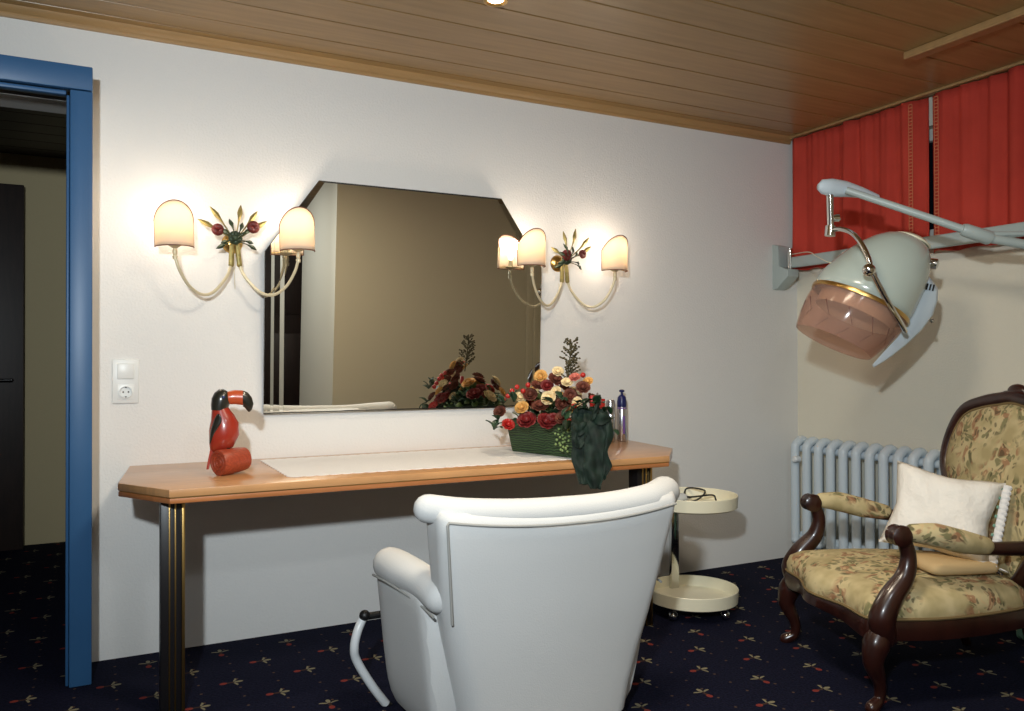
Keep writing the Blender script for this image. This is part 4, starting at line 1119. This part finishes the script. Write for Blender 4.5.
AK = 1.10
ac.scale = (AK*.94, AK, AK)
for c_ in ac.children: c_.location.z = -.125
# pillow
bm = NB(); N = 22; W2, H2, T2 = .160, .142, .07
def pil(u, v, s):
    pin = 1-.10*(1-abs(v)**2)*abs(u)**3*0; x = W2*u*(1-.10*(1-v*v)*abs(u)**1.0*0)
    sx = 1+.13*(abs(u*v)**1.3)-.05*(1-abs(v)); sz = 1+.13*(abs(u*v)**1.3)-.05*(1-abs(u))
    th = T2*max(0, (1-u**4))**.55*max(0, (1-v**4))**.55*(1+.12*noise.noise(V((u*2.3, v*2.3, s*3))))
    return V((W2*u*sx, s*th+.004*math.sin(u*9+v*5), H2*v*sz))
vv = {}
for s in (1, -1):
    for i in range(N+1):
        for j in range(N+1):
            u, v = i/N*2-1, j/N*2-1; edge = i in (0, N) or j in (0, N)
            if edge and s == -1: vv[(s, i, j)] = vv[(1, i, j)]
            else: vv[(s, i, j)] = bm.verts.new(pil(u, v, s))
    for i in range(N):
        for j in range(N): bm.faces.new((vv[(s, i, j)], vv[(s, i+1, j)], vv[(s, i+1, j+1)], vv[(s, i, j+1)]))
pr = thing('throw_pillow', 'white cushion with lace edging leaning in the antique armchair', 'pillow', at(941, 513, 2.98))
def basis(yaw, tilt, roll):
    """cushion facing the viewer's side of the chair, leaning back"""
    x = RT*1.0; y = V((FW.x, FW.y, 0)).normalized(); z = V((0, 0, 1)); x = y.cross(z)
    m = Matrix((x, y, z)).transposed()
    return (Matrix.Rotation(yaw, 3, 'Z') @ m @ Matrix.Rotation(tilt, 3, 'X') @ Matrix.Rotation(roll, 3, 'Y'))
pr.rotation_euler = basis(math.radians(-30), math.radians(-20), math.radians(10)).to_euler()
obj('cushion', bm, 'pillow', pr, 80)
bm = NB()
def ruffle(p0, p1, nrm, n=16):
    rows = [[], [], []]
    for k in range(n*4+1):
        f = k/(n*4); p = V(p0).lerp(V(p1), f); a = .5+.5*abs(math.sin(f*n*PI))
        rows[0].append(p); rows[1].append(p+V(nrm)*.014+V((0, .003*math.sin(f*n*2*PI), 0))); rows[2].append(p+V(nrm)*(.02+.010*a)+V((0, .006*math.sin(f*n*2*PI), 0)))
    loft(bm, rows, False, False)
ruffle((W2*1.08, 0, -H2*1.08), (W2*1.08, 0, H2*1.08), (1, 0, 0)); o = obj('lace_edge', bm, 'lace', pr, 80); solid(o, .0015)
# eyelets on lace
bm = NB()
for k in range(9):
    z = -H2*.95+k*H2*1.9/8; ball(bm, (W2*1.06, .004, z), .005, (1, .5, 1.3), 1); ball(bm, (W2*1.06, -.004, z), .005, (1, .5, 1.3), 1)
obj('eyelet', bm, 'greenbox', pr)

# tan cushion lying on the seat under the near armrest
c2 = thing('seat_cushion', 'tan cushion with a white lace corner lying under the near armrest', 'pillow', at(950, 563, 2.92)); c2.rotation_euler = (0, 0, math.radians(-20))
bm = NB(); rings = []
for z, k in ((-.022, .80), (-.014, .96), (0, 1.0), (.014, .96), (.022, .80), (.026, .4)):
    rings.append([V((p.x*k, p.y*k, z)) for p in rr(.13, .10, 0, .03)])
loft(bm, rings); obj('cushion', bm, 'tanpad', c2, 80)
bm = NB(); ruf = []
for q in range(2):
    ruf.append([V((.125+q*.028+.004*math.sin(k*2.2)*q, -.10+.008*k, -.004-.012*q+.003*math.sin(k*1.7))) for k in range(26)])
loft(bm, ruf, False, False); bm2 = bm; o = obj('lace_corner', bm, 'lace', c2, 80); solid(o, .002)
# green cabinet at right edge
t = thing('storage_box', 'green painted box on the floor behind the antique armchair', 'storage box', (3.50, 1.83, 0))
bm = NB(); box(bm, (0, 0, .215), (.24, .46, .43), .025, seg=4); obj('box_body', bm, 'greenbox', t)
bm = NB(); box(bm, (0, 0, .445), (.25, .47, .03), .012, seg=3); obj('lid', bm, 'greenbox', t)

# ceiling spotlight
t = thing('ceiling_spotlight', 'small glowing spotlight set in the plank ceiling', 'ceiling light', (1.30, 2.665, ZC))
bm = NB(); lathe(bm, [(.030, 0), (.046, 0), (.044, -.008), (.034, -.010), (.030, -.004), (.028, -.0005)], 32); obj('ring', bm, 'brass', t)
bm = NB(); lathe(bm, [(0, -.006), (.020, -.005), (.028, -.001)], 24); obj('bulb', bm, 'spotglow', t)

# ------------------------------------------------------------------ lights
def light(kind, loc, energy, col, size=.1, target=None, **kw):
    l = bpy.data.lights.new('light', kind); l.energy = energy; l.color = col
    if kind == 'AREA': l.size = size; l.shape = 'DISK'
    else: l.shadow_soft_size = size
    for k, v in kw.items(): setattr(l, k, v)
    o = bpy.data.objects.new('light', l); C.objects.link(o); o.location = loc
    if target is not None: o.rotation_euler = (V(target)-V(loc)).to_track_quat('-Z', 'Y').to_euler()
    return o
fl = light('SPOT', (-.36, -.12, 1.74), 325, (.84, .93, .98), .05, (1.55, 3.3, 1.95), spot_size=math.radians(110), spot_blend=1.0); fl.name = 'camera_flash'
sp = light('SPOT', (1.30, 2.665, ZC-.02), 30, (1, .84, .62), .03, (1.30, 2.5, 0), spot_size=math.radians(120), spot_blend=.9); sp.name = 'spot_lamp'
rl = light('AREA', (1.1, 1.55, 2.40), 30, (1, .88, .70), .45, (1.1, 1.5, 0)); rl.name = 'room_fill_light'  # added warm general fill from above, no fixture built here

rl2 = light('AREA', (.75, -.2, 2.38), 16, (.92, .97, 1), .3, (1.1, -.2, 0)); rl2.name = 'partition_fill_light'  # added cool fill to brighten the partition's white end face
w = bpy.data.worlds.new('World'); bpy.context.scene.world = w; w.use_nodes = True
bg = w.node_tree.nodes['Background']; bg.inputs[0].default_value = (.05, .07, .12, 1); bg.inputs[1].default_value = .15

# ------------------------------------------------------------------ camera
cd = bpy.data.cameras.new('camera'); cd.sensor_width = 36; cd.lens = F_PX*36/1024; cd.clip_start = .02
co = bpy.data.objects.new('camera', cd); C.objects.link(co)
mw = Matrix((RT, UP, -FW)).transposed().to_4x4(); mw.translation = V((0, 0, HCAM)); co.matrix_world = mw
sc = bpy.context.scene; sc.camera = co
sc.view_settings.view_transform = 'Standard'; sc.view_settings.look = 'None'; sc.view_settings.gamma = 1; sc.view_settings.use_curve_mapping = False
sc.view_settings.exposure = 0
sc.cycles.max_bounces = 8; sc.cycles.caustics_reflective = False
sc.cycles.use_denoising = True
